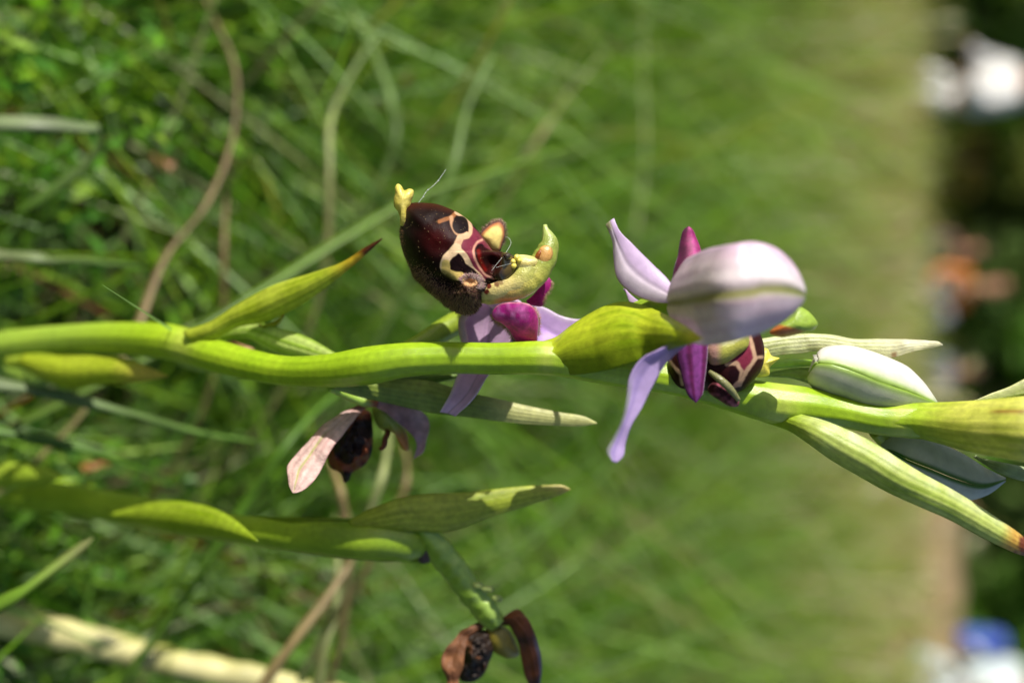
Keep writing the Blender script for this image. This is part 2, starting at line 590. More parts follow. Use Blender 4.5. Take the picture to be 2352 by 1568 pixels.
def tree(name, x, y, h, spread, trunk_r, label, cols, low=0.5, clumps=26, per=150, size=0.11, group='trees beyond the meadow'):
    base = np.array([x, y, -0.02])
    t = thing(name, base, label, 'tree' if 'tree' in name else 'shrub', group)
    VV, FF = [], []
    top = h * 0.75
    lean = rng.normal(size=2) * 0.15
    zz = np.linspace(0, top, 8)
    pts = [(x + lean[0] * (q / top) ** 1.5 + 0.05 * math.sin(q * 2 + x), y + lean[1] * (q / top) ** 1.5, q - 0.05) for q in zz]
    v, f = limb_tube(pts, np.linspace(trunk_r, trunk_r * 0.3, 8) * np.array([1.3, 1.05, 1, 1, 1, 1, 1, 1]))
    VV.append(v); FF += f
    cen, rad = [], []
    for k in range(clumps):
        u = rng.random()
        z = h * (low + (1 - low) * u)
        rr = spread * (0.35 + 0.65 * math.sin(math.pi * (0.15 + 0.8 * u))) * math.sqrt(rng.random())
        an = rng.random() * 2 * math.pi
        c = np.array([x + rr * math.cos(an), y + rr * math.sin(an), z])
        cen.append(c); rad.append(spread * (0.22 + 0.2 * rng.random()))
        if k < 9:
            s0 = np.array(pts[min(7, 2 + k // 2)])
            mid = (s0 + c) / 2 + np.array([0, 0, 0.15])
            v, f = limb_tube([s0, mid, c], [trunk_r * 0.4, trunk_r * 0.25, trunk_r * 0.1], 6)
            o = sum(len(q) for q in VV)
            VV.append(v); FF += [tuple(i + o for i in ff) for ff in f]
    mesh_object('trunk', np.vstack(VV), FF, M_BARK, t, None, base)
    V, F, C = leaf_cloud(cen, rad, per, size, cols)
    V[:, 2] = np.maximum(V[:, 2], 0.02)
    mesh_object('crown', V, F, M_LEAF, t, C, base, smooth=False)
    return t


DG = [np.array(c) * 1.6 for c in ((0.030, 0.065, 0.012), (0.045, 0.095, 0.016), (0.06, 0.12, 0.02), (0.08, 0.13, 0.03))]
MG = [np.array(c) * 1.6 for c in ((0.07, 0.16, 0.02), (0.10, 0.20, 0.03), (0.05, 0.11, 0.015))]
OG = [np.array(c) * 1.6 for c in ((0.14, 0.15, 0.03), (0.18, 0.14, 0.03), (0.09, 0.12, 0.02))]

# tall trees, their crowns overhanging, and shrubs between them
for (x, y, h, sp, r, lab, cc) in (
        (-9.5, 17.0, 8.5, 3.6, 0.22, 'tall dark tree beyond the person in white, dense crown', DG),
        (-5.3, 19.5, 9.0, 3.6, 0.24, 'tall dark tree with broad trunk behind the person in white', DG),
        (-2.2, 21.0, 8.0, 3.2, 0.20, 'tall dark tree behind the seated person in brown', DG),
        (1.4, 20.0, 9.0, 3.4, 0.22, 'tall dark tree behind the seated person in grey', DG),
        (4.6, 20.5, 8.5, 3.4, 0.22, 'tall dark tree behind the earth bank, above its middle', DG),
        (7.6, 19.5, 8.0, 3.3, 0.20, 'tall dark tree behind the far end of the earth bank', DG)):
    tree('tree', x, y, h, sp, r, lab, cc, low=0.30, clumps=34, per=150, size=0.17)
for (x, y, h, sp, lab, cc) in (
        (-7.2, 16.2, 2.6, 1.5, 'dark leafy shrub beyond the person in white, at the wood edge', DG),
        (-4.6, 17.0, 2.4, 1.4, 'dark green shrub just behind the kneeling person in white', DG),
        (-2.6, 18.0, 2.3, 1.3, 'yellowish olive shrub between the white and the brown clad people', OG),
        (-0.9, 18.3, 2.5, 1.4, 'dark green shrub behind the person in orange', DG),
        (0.9, 17.6, 2.2, 1.2, 'mid green shrub behind the person in grey', MG),
        (2.6, 17.2, 2.5, 1.4, 'dark green shrub behind the near end of the earth bank', DG),
        (4.6, 17.0, 2.3, 1.3, 'mid green shrub behind the middle of the earth bank', MG),
        (6.6, 17.4, 2.6, 1.5, 'dark green shrub behind the far part of the earth bank', DG)):
    tree('shrub', x, y, h, sp, 0.05, lab, cc, low=0.12, clumps=26, per=150, size=0.10, group='shrubs along the wood edge')



def wood():
    cen, rad = [], []
    for i in range(240):
        cen.append(np.array([-22 + 44 * rng.random(), 25 + 4 * rng.random(), 0.2 + (5.5 if i > 110 else 2.2) * rng.random()])); rad.append(1.1 + 0.9 * rng.random())
    V, F, C = leaf_cloud(cen, rad, 260, 0.2, DG)
    V[:, 2] = np.maximum(V[:, 2], 0.02)
    o = mesh_object('wood', V, F, M_LEAF, None, C, smooth=False)
    tag(o, 'dark mass of the wood closing the view behind the trees', 'wood', None, 'stuff')


wood()


# ------------------------------------------------------------------ people resting at the far edge
def skin_mesh(name, verts, edges, radii, mat, parent, base, root=0, sub=2):
    me = bpy.data.meshes.new(name)
    me.from_pydata([tuple(np.array(v)) for v in verts], edges, [])
    o = bpy.data.objects.new(name, me)
    COL.objects.link(o)
    o.modifiers.new('skin', 'SKIN').use_smooth_shade = True
    for i, r in enumerate(radii):
        sv = me.skin_vertices[0].data[i]
        rr = r if isinstance(r, tuple) else (r, r)
        sv.radius = rr
        sv.use_root = (i == root)
    o.modifiers.new('sub', 'SUBSURF').render_levels = sub
    o.modifiers['sub'].levels = sub
    me.materials.append(mat)
    if parent: o.parent = parent
    return o


def person(x, y, rot, kneel, label, shirt, trousers, hair, scale=1.0, lean=0.0):
    t = thing('person', (x, y, 0), label, 'person', 'people resting at the far edge of the meadow')
    t.rotation_euler = (0, 0, rot)
    t.scale = (scale,) * 3
    # local frame: faces -Y
    if kneel:
        hip, sh, hd = 0.42, 0.92, 1.17
        knee = [(-0.15, -0.22, 0.07), (0.15, -0.22, 0.07)]
        foot = [(-0.14, 0.22, 0.06), (0.14, 0.22, 0.06)]
        toe = [(-0.14, 0.30, 0.03), (0.14, 0.30, 0.03)]
    else:
        hip, sh, hd = 0.13, 0.60, 0.84
        knee = [(-0.17, -0.38, 0.42), (0.17, -0.36, 0.40)]
        foot = [(-0.15, -0.62, 0.07), (0.15, -0.60, 0.07)]
        toe = [(-0.15, -0.76, 0.04), (0.15, -0.74, 0.04)]
    ly = -lean
    pel = (0, 0, hip); wst = (0, ly * 0.3, hip + (sh - hip) * 0.4); che = (0, ly * 0.8, hip + (sh - hip) * 0.78)
    nek = (0, ly, sh + 0.03); h0 = (0, ly - 0.015, hd - 0.07); h1 = (0, ly - 0.02, hd + 0.05)
    V = [pel, wst, che, nek, h0, h1]
    E = [(0, 1), (1, 2), (2, 3), (3, 4), (4, 5)]
    R = [(0.15, 0.11), (0.13, 0.095), (0.16, 0.11), (0.055, 0.055), (0.078, 0.092), (0.072, 0.088)]
    arms, legs = [], []
    for k, s in enumerate((-1, 1)):
        i = len(V)
        V += [(s * 0.17, ly, sh - 0.05), (s * 0.25, ly - 0.06, sh - 0.30), (s * 0.20, ly - 0.27, sh - 0.40), (s * 0.17, ly - 0.35, sh - 0.41), (s * 0.16, ly - 0.42, sh - 0.43)]
        E += [(2, i), (i, i + 1), (i + 1, i + 2), (i + 2, i + 3), (i + 3, i + 4)]
        R += [0.058, 0.043, 0.032, (0.038, 0.02), (0.025, 0.012)]
        arms.append(i)
    for k, s in enumerate((-1, 1)):
        i = len(V)
        V += [(s * 0.10, -0.02, hip - 0.02), knee[k], foot[k], toe[k]]
        E += [(0, i), (i, i + 1), (i + 1, i + 2), (i + 2, i + 3)]
        R += [0.09, 0.06, 0.042, 0.036]
        legs.append(i)
    body = skin_mesh('body', V, E, R, M_SKIN, t, None)
    g = 1.14
    sv = [V[0], V[1], V[2], (0, ly, sh - 0.02)]; se = [(0, 1), (1, 2), (2, 3)]; b_ = 1.25 if kneel else 1.0
    sr = [(0.175 * b_, 0.15 * b_), (0.17 * b_, 0.14 * b_), (0.20 * b_, 0.15 * b_), (0.085, 0.08)]
    for a in arms:
        i = len(sv)
        sv += [V[a], V[a + 1], V[a + 2]]; se += [(2, i), (i, i + 1), (i + 1, i + 2)]; sr += [0.078, 0.062, 0.048]
    skin_mesh('shirt', sv, se, sr, shirt, t, None)
    tv = [(0, 0, hip + 0.05), (0, 0, hip - 0.01)]; te = [(0, 1)]; tr = [(0.165, 0.125), (0.165, 0.13)]
    for a in legs:
        i = len(tv)
        tv += [V[a], V[a + 1], V[a + 2]]; te += [(1, i), (i, i + 1), (i + 1, i + 2)]; tr += [0.105, 0.078, 0.058]
    skin_mesh('trousers', tv, te, tr, trousers, t, None)
    skin_mesh('hair', [(0, ly + 0.03, hd + 0.0), (0, ly + 0.02, hd + 0.085), (0, ly - 0.03, hd + 0.12)], [(0, 1), (1, 2)],
              [(0.075, 0.075), (0.085, 0.09), (0.07, 0.05)], hair, t, None)
    # face: eyes, nose, ears as small pieces of the head
    for s in (-1, 1):
        skin_mesh('eye', [(s * 0.03, ly - 0.105, hd - 0.0), (s * 0.036, ly - 0.106, hd - 0.0)], [(0, 1)], [0.009, 0.009], M_DARK, t, None, sub=1)
        skin_mesh('ear', [(s * 0.082, ly - 0.01, hd - 0.03), (s * 0.088, ly - 0.005, hd + 0.01)], [(0, 1)], [0.014, 0.016], M_SKIN, t, None, sub=1)
    skin_mesh('nose', [(0, ly - 0.10, hd - 0.0), (0, ly - 0.122, hd - 0.035)], [(0, 1)], [0.010, 0.015], M_SKIN, t, None, sub=1)
    return t


person(-2.12, 10.2, -0.5, True, 'kneeling person in a white shirt at the far edge of the meadow', M_WHITE, M_WHITE, M_HAIRB, 1.0, 0.10)
person(-1.12, 14.6, 0.2, False, 'seated person in dark brown clothes between the shrubs and the person in orange', M_BROWN, M_DARK, M_HAIRB, 0.92, 0.1)
person(-0.62, 13.6, 0.5, False, 'seated person in a bright orange top and grey trousers', M_ORANGE, M_GREY, M_SKIN, 1.08, 0.02)
person(0.42, 15.0, -0.3, False, 'seated person in a grey top and grey trousers', M_GREY, M_GREY, M_HAIRB, 0.85, 0.15)
person(2.86, 9.9, -0.6, True, 'kneeling person in a pale blue white top in front of the earth bank', M_PALE, M_PALE, M_HAIRB, 1.0, 0.06)


def backpack():
    t = thing('backpack', (2.52, 9.95, 0.42), 'royal blue backpack on the back of the person in pale blue', 'backpack')
    bm = bmesh.new()
    bmesh.ops.create_cube(bm, size=1)
    bmesh.ops.subdivide_edges(bm, edges=bm.edges[:], cuts=3, use_grid_fill=True)
    for v in bm.verts:
        z = v.co.z
        k = 1 - 0.25 * max(0, z) ** 2
        n = Vector((v.co.x, v.co.y, 0))
        v.co = Vector((v.co.x * 0.24 * k, v.co.y * 0.17 * k, z * 0.40 * (1 - 0.3 * n.length_squared)))
    me = bpy.data.meshes.new('bag'); bm.to_mesh(me); bm.free()
    me.materials.append(M_BLUE)
    me.polygons.foreach_set('use_smooth', np.ones(len(me.polygons), bool))
    o = bpy.data.objects.new('bag', me); COL.objects.link(o); o.parent = t; o.location = (0, 0, 0.20)
    o.modifiers.new('sub', 'SUBSURF').render_levels = 2
    V, F = limb_tube([(-0.06, -0.06, 0.40), (0, -0.02, 0.45), (0.06, -0.06, 0.40)], [0.012] * 3, 6)
    mesh_object('handle', V, F, M_DARK, t)
    V, F = limb_tube([(-0.09, -0.09, 0.08), (0.0, -0.105, 0.09), (0.09, -0.09, 0.08)], [0.02] * 3, 6)
    mesh_object('pocket_flap', V, F, M_BLUE, t)
    t.rotation_euler = (0, 0, 0.8)


backpack()


# ------------------------------------------------------------------ meadow: grass and herbs
def blades(root, length, width, phi, th0, kap, twist, cols, K=6, valley=True):
    """vectorised blades: arcs leaning along phi; each a folded strip"""
    n = len(root)
    u = np.linspace(0, 1, K)
    th = th0[:, None] + kap[:, None] * u[None, :]
    ds = length[:, None] / (K - 1)
    hx = np.concatenate([np.zeros((n, 1)), np.cumsum(np.sin((th[:, 1:] + th[:, :-1]) / 2) * ds, 1)], 1)
    hz = np.concatenate([np.zeros((n, 1)), np.cumsum(np.cos((th[:, 1:] + th[:, :-1]) / 2) * ds, 1)], 1)
    cx, cy = np.cos(phi), np.sin(phi)
    c = np.stack([root[:, 0, None] + hx * cx[:, None], root[:, 1, None] + hx * cy[:, None], root[:, 2, None] + hz], 2)
    c[:, :, 2] = np.maximum(c[:, :, 2], 0.002 + 0.012 * u[None, :])
    tw = twist[:, None] * u[None, :]
    nx = np.stack([np.cos(th) * cx[:, None], np.cos(th) * cy[:, None], -np.sin(th)], 2)
    sd_ = np.stack([-cy, cx, np.zeros(n)], 1)[:, None, :] * np.ones((1, K, 1))
    ct, st = np.cos(tw)[:, :, None], np.sin(tw)[:, :, None]
    side = sd_ * ct + nx * st
    nor = nx * ct - sd_ * st
    pw = np.clip((1 - u) ** 0.55, 0.04, 1) * np.clip(0.55 + u * 2.0, 0, 1)
    w = width[:, None] * pw[None, :] * 0.5
    a = c - side * w[:, :, None]
    b = c + side * w[:, :, None]
    if valley:
        mid = c + nor * (w * 0.45)[:, :, None]
        V = np.stack([a, mid, b], 2).reshape(-1, 3)
        q = 3
    else:
        V = np.stack([a, b], 2).reshape(-1, 3)
        q = 2
    base = (np.arange(n) * K * q)[:, None]
    F = []
    for k in range(K - 1):
        for j in range(q - 1):
            i0 = k * q + j
            F.append(base + np.array([[i0, i0 + 1, i0 + q + 1, i0 + q]]))
    F = np.concatenate(F)
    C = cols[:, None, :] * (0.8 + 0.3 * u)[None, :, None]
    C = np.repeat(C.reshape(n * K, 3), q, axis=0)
    return V, F, C


GREENS = np.array([(0.13, 0.23, 0.014), (0.18, 0.29, 0.020), (0.23, 0.34, 0.025), (0.15, 0.25, 0.04), (0.28, 0.37, 0.03), (0.26, 0.34, 0.11), (0.08, 0.15, 0.012)])
STRAWS = np.array([(0.38, 0.33, 0.14), (0.30, 0.26, 0.10), (0.46, 0.43, 0.24), (0.22, 0.16, 0.07)])
REDS = np.array([(0.22, 0.07, 0.02), (0.16, 0.06, 0.025)])


def colours(n, straw, red=0.0):
    c = GREENS[rng.integers(len(GREENS), size=n)] * (0.85 + 0.6 * rng.random((n, 1)))
    k = rng.random(n)
    s = k < straw
    c[s] = STRAWS[rng.integers(len(STRAWS), size=s.sum())] * (0.8 + 0.4 * rng.random((s.sum(), 1)))
    s = k > 1 - red
    c[s] = REDS[rng.integers(len(REDS), size=s.sum())]
    return c


def field(name, label, n, r0, r1, half, lmin, lmax, wmin, wmax, straw, K=6, valley=True, lean=(0.1, 0.9), kap=(0.2, 1.4), mat=None, red=0.0, clump=0.0, cat=None, patch=0.0, tall=1.0):
    r = np.sqrt(r0**2 + (r1**2 - r0**2) * rng.random(n))
    an = (rng.random(n) * 2 - 1) * half
    x = r * np.sin(an); y = r * np.cos(an)
    if clump:
        d = vnoise(np.stack([x * clump + 31, y * clump + 17, np.zeros(n)], 1))
        d = d + 0.5 * vnoise(np.stack([x * clump * 3.1 + 5, y * clump * 2.2 + 27, np.zeros(n)], 1))
        keep = d > (-0.1 if patch else -0.35) + 0.4 * rng.random(n) - 0.2
        x, y = x[keep], y[keep]
    n = len(x)
    root = np.stack([x, y, np.full(n, -0.003)], 1)
    ln = lmin + (lmax - lmin) * rng.random(n) ** 1.4
    th0 = lean[0] + (lean[1] - lean[0]) * rng.random(n)
    kp = kap[0] + (kap[1] - kap[0]) * rng.random(n)
    # keep the space in front of the lens free of tall blades
    cap = np.interp(y, [0.0, 0.10, 0.12, 0.15, 0.20, 0.30, 0.5, 0.8], [0.03, 0.05, 0.06, 0.08, 0.10, 0.11, 0.13, 1.0])
    ln = np.minimum(ln, tall * cap * (0.7 + 0.5 * rng.random(n)) * (1 + 0.5 * th0))
    phi = rng.random(n) * 2 * math.pi
    phi = np.where((y < 0.24) & (np.sin(phi) < 0), -phi, phi)      # near the orchids they lean away from the lens
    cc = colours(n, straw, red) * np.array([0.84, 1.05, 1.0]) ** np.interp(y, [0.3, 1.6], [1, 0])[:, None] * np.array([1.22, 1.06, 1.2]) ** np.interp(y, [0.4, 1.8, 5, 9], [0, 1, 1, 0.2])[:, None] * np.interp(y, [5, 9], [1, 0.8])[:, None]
    if patch:                                       # patches of paler, drier sward and of darker, lusher growth
        pn = vnoise(np.stack([x * patch + 3, y * patch * 0.6 + 9, np.zeros(n)], 1)) + 0.6 * vnoise(np.stack([x * patch * 2.7 + 13, y * patch * 1.6 + 2, np.zeros(n)], 1))
        cc = cc * (1 + 0.6 * np.clip(pn, -1, 1))[:, None]
        cc = mix(cc, np.array((0.28, 0.40, 0.11)), 0.5 * np.clip(pn, 0, 1))
        ln = ln * (1 + 0.35 * np.clip(pn, -1, 1))
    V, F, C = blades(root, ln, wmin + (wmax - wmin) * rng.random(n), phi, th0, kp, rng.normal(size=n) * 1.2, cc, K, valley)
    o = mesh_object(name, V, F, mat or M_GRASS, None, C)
    tag(o, label, cat or 'grass', None, 'stuff')
    return o


field('grass', 'fine green meadow grass close behind the orchids', 20000, 0.10, 0.75, 0.62, 0.05, 0.17, 0.0009, 0.0025, 0.08, K=7, red=0.015, clump=14)
field('grass', 'loose grass thatch of the nearer meadow with some dry blades', 30000, 0.6, 2.6, 0.52, 0.06, 0.19, 0.0013, 0.0034, 0.16, K=6, clump=6, patch=9.0)
field('grass', 'soft blurred grass of the middle meadow', 34000, 2.3, 8.0, 0.48, 0.08, 0.28, 0.003, 0.007, 0.28, K=5, valley=False, clump=2.4, patch=4.0)
field('grass', 'far olive grass of the meadow reaching the earth bank', 30000, 7.0, 19.0, 0.5, 0.05, 0.15, 0.010, 0.022, 0.08, K=4, valley=False, clump=0.3, patch=1.4)


field('seed_grass', 'pale thin seeding grass stems standing above the meadow', 1500, 0.45, 3.5, 0.5, 0.10, 0.26, 0.0016, 0.0034, 1.0, K=7, lean=(0.0, 0.5), kap=(0.1, 0.9), mat=M_STRAW, cat='grass')

field('fine_grass', 'long fine bright blades criss-crossing above the herbs', 3600, 0.17, 0.9, 0.55, 0.12, 0.26, 0.0008, 0.0017, 0.25, K=9, lean=(0.4, 1.2), kap=(0.0, 0.7), cat='grass', tall=1.45)
field('fine_grass', 'long fine pale blades criss-crossing in the middle meadow', 8000, 0.7, 4.5, 0.48, 0.14, 0.32, 0.0013, 0.0036, 0.35, K=7, lean=(0.3, 1.1), kap=(0.0, 0.8), cat='grass')


def herbs(name, label, n, r0, r1, half, size, hmax, cat='herbs'):
    """leafy sprigs: short stems set with small pointed leaflets"""
    r = np.sqrt(r0**2 + (r1**2 - r0**2) * rng.random(n))
    an = (rng.random(n) * 2 - 1) * half
    x = r * np.sin(an); y = r * np.cos(an)
    d = vnoise(np.stack([x * 9 + 11, y * 9 + 5, np.zeros(n)], 1))
    k = d > -0.1
    x, y = x[k], y[k]; n = len(x)
    cap = np.interp(y, [0.0, 0.10, 0.12, 0.15, 0.20, 0.30, 0.5, 0.8], [0.02, 0.04, 0.05, 0.065, 0.075, 0.08, 0.09, 0.12])
    h = np.minimum(hmax, cap) * (0.35 + 0.65 * rng.random(n))
    q = 16
    u = np.tile(np.linspace(0.15, 1, q), n)
    X = np.repeat(x, q); Y = np.repeat(y, q); Hh = np.repeat(h, q)
    lx = np.repeat(rng.normal(size=n) * 0.35, q); ly = np.repeat(rng.normal(size=n) * 0.35, q)
    base = np.stack([X + lx * u * Hh, Y + ly * u * Hh, u * Hh], 1)
    a = rng.random(n * q) * 2 * math.pi
    el = rng.normal(size=n * q) * 0.5 + 0.25
    d = np.stack([np.cos(a) * np.cos(el), np.sin(a) * np.cos(el), np.sin(el)], 1)
    sdv = np.stack([-np.sin(a), np.cos(a), rng.normal(size=n * q) * 0.4], 1)
    ln = size * (0.6 + 0.8 * rng.random(n * q)) * (1.15 - 0.5 * u)
    nn = np.cross(d, sdv)
    p0 = base; p1 = base + d * (ln * 0.5)[:, None] + sdv * (ln * 0.17)[:, None] + nn * (ln * 0.06)[:, None]
    p3 = base + d * (ln * 0.5)[:, None] - sdv * (ln * 0.17)[:, None] + nn * (ln * 0.06)[:, None]
    p2 = base + d * ln[:, None] - nn * (ln * 0.1)[:, None]
    V = np.stack([p0, p1, p2, p3], 1).reshape(-1, 3)
    N = n * q
    F = np.arange(N * 4).reshape(-1, 4)
    c = np.array([(0.12, 0.34, 0.018), (0.19, 0.43, 0.025), (0.11, 0.30, 0.035), (0.27, 0.45, 0.03)])[rng.integers(4, size=n)]
    c = np.repeat(c, q, axis=0) * (0.75 + 0.5 * rng.random((N, 1)))
    C = np.repeat(c, 4, axis=0)
    o = mesh_object(name, V, F, M_GRASS, None, C)
    tag(o, label, cat, None, 'stuff')


herbs('herbs', 'bright green small-leaved herbs growing low between the grass', 9500, 0.12, 1.0, 0.55, 0.0058, 0.10)
herbs('herbs', 'small-leaved green herbs further out in the meadow', 4500, 0.95, 3.2, 0.48, 0.012, 0.11)



def seed_heads():
    """pale nodding seed heads on thin stalks scattered through the meadow"""
    n = 1500
    r = np.sqrt(0.8**2 + (7.0**2 - 0.8**2) * rng.random(n) ** 1.6); an = (rng.random(n) * 2 - 1) * 0.48
    x = r * np.sin(an); y = r * np.cos(an); h = 0.10 + 0.12 * rng.random(n)
    a = rng.random(n) * 6.283
    ax = np.stack([np.cos(a) * 0.6, np.sin(a) * 0.6, np.full(n, 0.8)], 1)
    p = np.stack([x, y, h], 1)
    ln = 0.010 + 0.016 * rng.random(n); wd = 0.0022 + 0.003 * rng.random(n)
    V, F = [], []
    for k in range(2):
        b = np.stack([-np.sin(a + k * 1.57), np.cos(a + k * 1.57), np.zeros(n)], 1)
        V.append(np.stack([p, p + ax * (ln * .45)[:, None] + b * wd[:, None], p + ax * ln[:, None], p + ax * (ln * .45)[:, None] - b * wd[:, None]], 1))
    g = np.stack([x - 0.01 * np.cos(a), y - 0.01 * np.sin(a), np.full(n, -0.003)], 1)
    b = np.stack([-np.sin(a), np.cos(a), np.zeros(n)], 1) * 0.0006
    V.append(np.stack([g - b, g + b, p + b, p - b], 1))
    V = np.concatenate(V).reshape(-1, 3)
    c = np.array([(0.50, 0.44, 0.24), (0.40, 0.40, 0.18), (0.55, 0.52, 0.34), (0.38, 0.27, 0.14)])[rng.integers(4, size=n)]
    o = mesh_object('seed_heads', V, np.arange(len(V)).reshape(-1, 4), M_STRAW, None, np.tile(np.repeat(c, 4, axis=0), (3, 1)))
    tag(o, 'pale nodding seed heads scattered through the meadow', 'seed heads', None, 'stuff')


seed_heads()
field('tall_grass', 'ragged taller tufts where the meadow meets the wood', 2600, 8.0, 11.5, 0.5, 0.08, 0.22, 0.008, 0.016, 0.12, K=5, valley=False, clump=1.3, patch=2.0, lean=(0.0, 0.5))


def litter():
    n = 2600
    r = 0.1 + 0.9 * np.sqrt(rng.random(n)); an = (rng.random(n) * 2 - 1) * 0.6
    root = np.stack([r * np.sin(an), r * np.cos(an), 0.003 + 0.012 * rng.random(n)], 1)
    c = np.vstack([STRAWS * 0.6, REDS])[rng.integers(6, size=n)]
    V, F, C = blades(root, 0.02 + 0.06 * rng.random(n), 0.002 + 0.003 * rng.random(n), rng.random(n) * 6.28, 1.35 + 0.2 * rng.random(n), 0.2 * rng.normal(size=n), rng.normal(size=n), c, 4, False)
    o = mesh_object('leaf_litter', V, F, M_STRAW, None, C)
    tag(o, 'brown dead blades lying on the soil under the grass', 'litter', None, 'stuff')


litter()


# single blades and stalks that stand out of the blur: rows are print x, print y, depth behind the lens in metres
def single(name, pts, w0, w1, col, label, cat, mat, root=True, n=26, valley=0.4, face=0.3):
    p = np.array(pts, float)
    k0 = 0.76 if p[:, 2].mean() < 0.34 else 0.85
    p[:, 2] *= k0; q_ = 0.55 if name == 'dry_grass_stem' else 0.66
    w0 *= k0 * q_; w1 *= k0 * q_
    c = curve(p, n)
    d = c[:, 2]
    W = CAM + ((c[:, 0] - 1176) / 1176 * TANH * d)[:, None] * RT + ((784 - c[:, 1]) / 1176 * TANH * d)[:, None] * UP + d[:, None] * FW
    wd = np.linspace(w0, w1, n); nroot = 0
    q = np.linspace(0, 1, n)
    W = W + vnoise(np.stack([q * 5 + p[0, 0], q * 0 + p[0, 1], q * 0], 1))[:, None] * UP * 0.0002 + vnoise(np.stack([q * 4 + p[0, 1], q * 0 + p[0, 0], q * 0], 1))[:, None] * RT * 0.0002
    wd = wd * (1 + 0.25 * vnoise(np.stack([q * 6 + p[0, 0] * .7, q * 0, q * 0 + 4], 1)))
    wd = wd * np.clip((1 - np.linspace(0, 1, n)) * 12, 0.12, 1)
    if root and W[0, 2] > 0.005:                    # down to the ground in one smooth arc
        z0 = W[0, 2]
        dirn = W[0] - W[2]; dirn /= np.linalg.norm(dirn)
        hz = dirn.copy(); hz[2] = 0
        g = W[0] + hz * 0.9 * z0; g[2] = -0.004
        b1 = W[0] + dirn * 0.45 * z0; b2 = g + np.array([0, 0, 0.55 * z0])
        k = 14
        tt = np.linspace(0, 1, k)[1:, None]
        bz = W[0] * (1 - tt) ** 3 + 3 * b1 * tt * (1 - tt) ** 2 + 3 * b2 * tt ** 2 * (1 - tt) + g * tt ** 3
        W = np.vstack([bz[::-1], W]); wd = np.concatenate([w0 * np.linspace(0.2, 1, k)[:-1], wd]); nroot = k - 1
    n = len(W)
    tg = np.gradient(W, axis=0); tg /= np.linalg.norm(tg, axis=1)[:, None]
    side = np.cross(tg, -FW + face * UP); side /= np.linalg.norm(side, axis=1)[:, None]
    nor = np.cross(side, tg)
    h = wd[:, None] * 0.5
    V = np.stack([W - side * h, W - nor * h * valley, W + side * h, W - nor * (h * (valley - 0.12))], 1).reshape(-1, 3)
    F = []
    for i in range(n - 1):
        for j in range(4):
            F.append((i * 4 + j, i * 4 + (j + 1) % 4, i * 4 + 4 + (j + 1) % 4, i * 4 + 4 + j))
    F += [(3, 2, 1, 0), tuple((n - 1) * 4 + q for q in range(4))]
    base = np.array([W[0, 0], W[0, 1], 0.0])
    s = np.repeat(np.linspace(0, 1, n), 4)
    if isinstance(col, list):
        C = lerpc(s, col)
    else:
        C = np.tile(np.array(col), (len(V), 1))
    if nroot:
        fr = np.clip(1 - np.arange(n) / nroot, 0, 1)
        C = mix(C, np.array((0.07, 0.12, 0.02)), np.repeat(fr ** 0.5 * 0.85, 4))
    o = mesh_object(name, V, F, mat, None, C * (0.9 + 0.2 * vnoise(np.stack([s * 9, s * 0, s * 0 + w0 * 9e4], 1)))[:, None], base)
    tag(o, label, cat)
    return o


TAN = (0.28, 0.21, 0.09); PALE = (0.30, 0.34, 0.13); GP = (0.20, 0.33, 0.08); G1 = (0.12, 0.26, 0.025); G2 = (0.18, 0.33, 0.03); BRN = (0.21, 0.15, 0.065)
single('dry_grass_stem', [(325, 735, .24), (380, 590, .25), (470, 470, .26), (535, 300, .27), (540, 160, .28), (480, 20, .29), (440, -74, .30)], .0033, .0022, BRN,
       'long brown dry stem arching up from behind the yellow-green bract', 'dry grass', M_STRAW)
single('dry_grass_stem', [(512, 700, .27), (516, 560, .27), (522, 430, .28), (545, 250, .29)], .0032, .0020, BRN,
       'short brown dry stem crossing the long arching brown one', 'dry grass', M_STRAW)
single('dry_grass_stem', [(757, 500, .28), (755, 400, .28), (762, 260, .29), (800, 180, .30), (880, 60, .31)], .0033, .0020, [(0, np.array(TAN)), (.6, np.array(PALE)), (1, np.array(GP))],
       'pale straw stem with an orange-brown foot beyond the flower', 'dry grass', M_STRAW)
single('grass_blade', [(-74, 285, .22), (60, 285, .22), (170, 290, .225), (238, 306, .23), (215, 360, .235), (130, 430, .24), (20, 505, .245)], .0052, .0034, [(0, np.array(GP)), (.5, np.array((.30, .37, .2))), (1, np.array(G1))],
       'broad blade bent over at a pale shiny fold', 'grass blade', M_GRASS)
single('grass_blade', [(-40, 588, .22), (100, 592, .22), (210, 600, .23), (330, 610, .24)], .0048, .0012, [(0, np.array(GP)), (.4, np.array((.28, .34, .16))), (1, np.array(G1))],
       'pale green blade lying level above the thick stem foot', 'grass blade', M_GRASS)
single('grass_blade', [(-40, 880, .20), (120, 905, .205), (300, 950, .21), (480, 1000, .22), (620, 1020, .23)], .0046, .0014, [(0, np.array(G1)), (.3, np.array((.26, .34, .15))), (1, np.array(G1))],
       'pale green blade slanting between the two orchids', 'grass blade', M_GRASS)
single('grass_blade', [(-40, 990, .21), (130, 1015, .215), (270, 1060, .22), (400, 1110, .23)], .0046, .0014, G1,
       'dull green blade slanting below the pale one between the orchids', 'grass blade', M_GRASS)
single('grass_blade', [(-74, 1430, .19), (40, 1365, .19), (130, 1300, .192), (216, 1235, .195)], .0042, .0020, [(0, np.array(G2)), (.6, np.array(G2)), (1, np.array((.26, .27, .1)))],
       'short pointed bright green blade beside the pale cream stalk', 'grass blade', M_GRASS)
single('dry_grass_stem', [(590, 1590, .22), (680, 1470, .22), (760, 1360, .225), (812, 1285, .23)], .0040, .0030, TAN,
       'tan dry stem slanting under the shaded orchid', 'dry grass', M_STRAW)
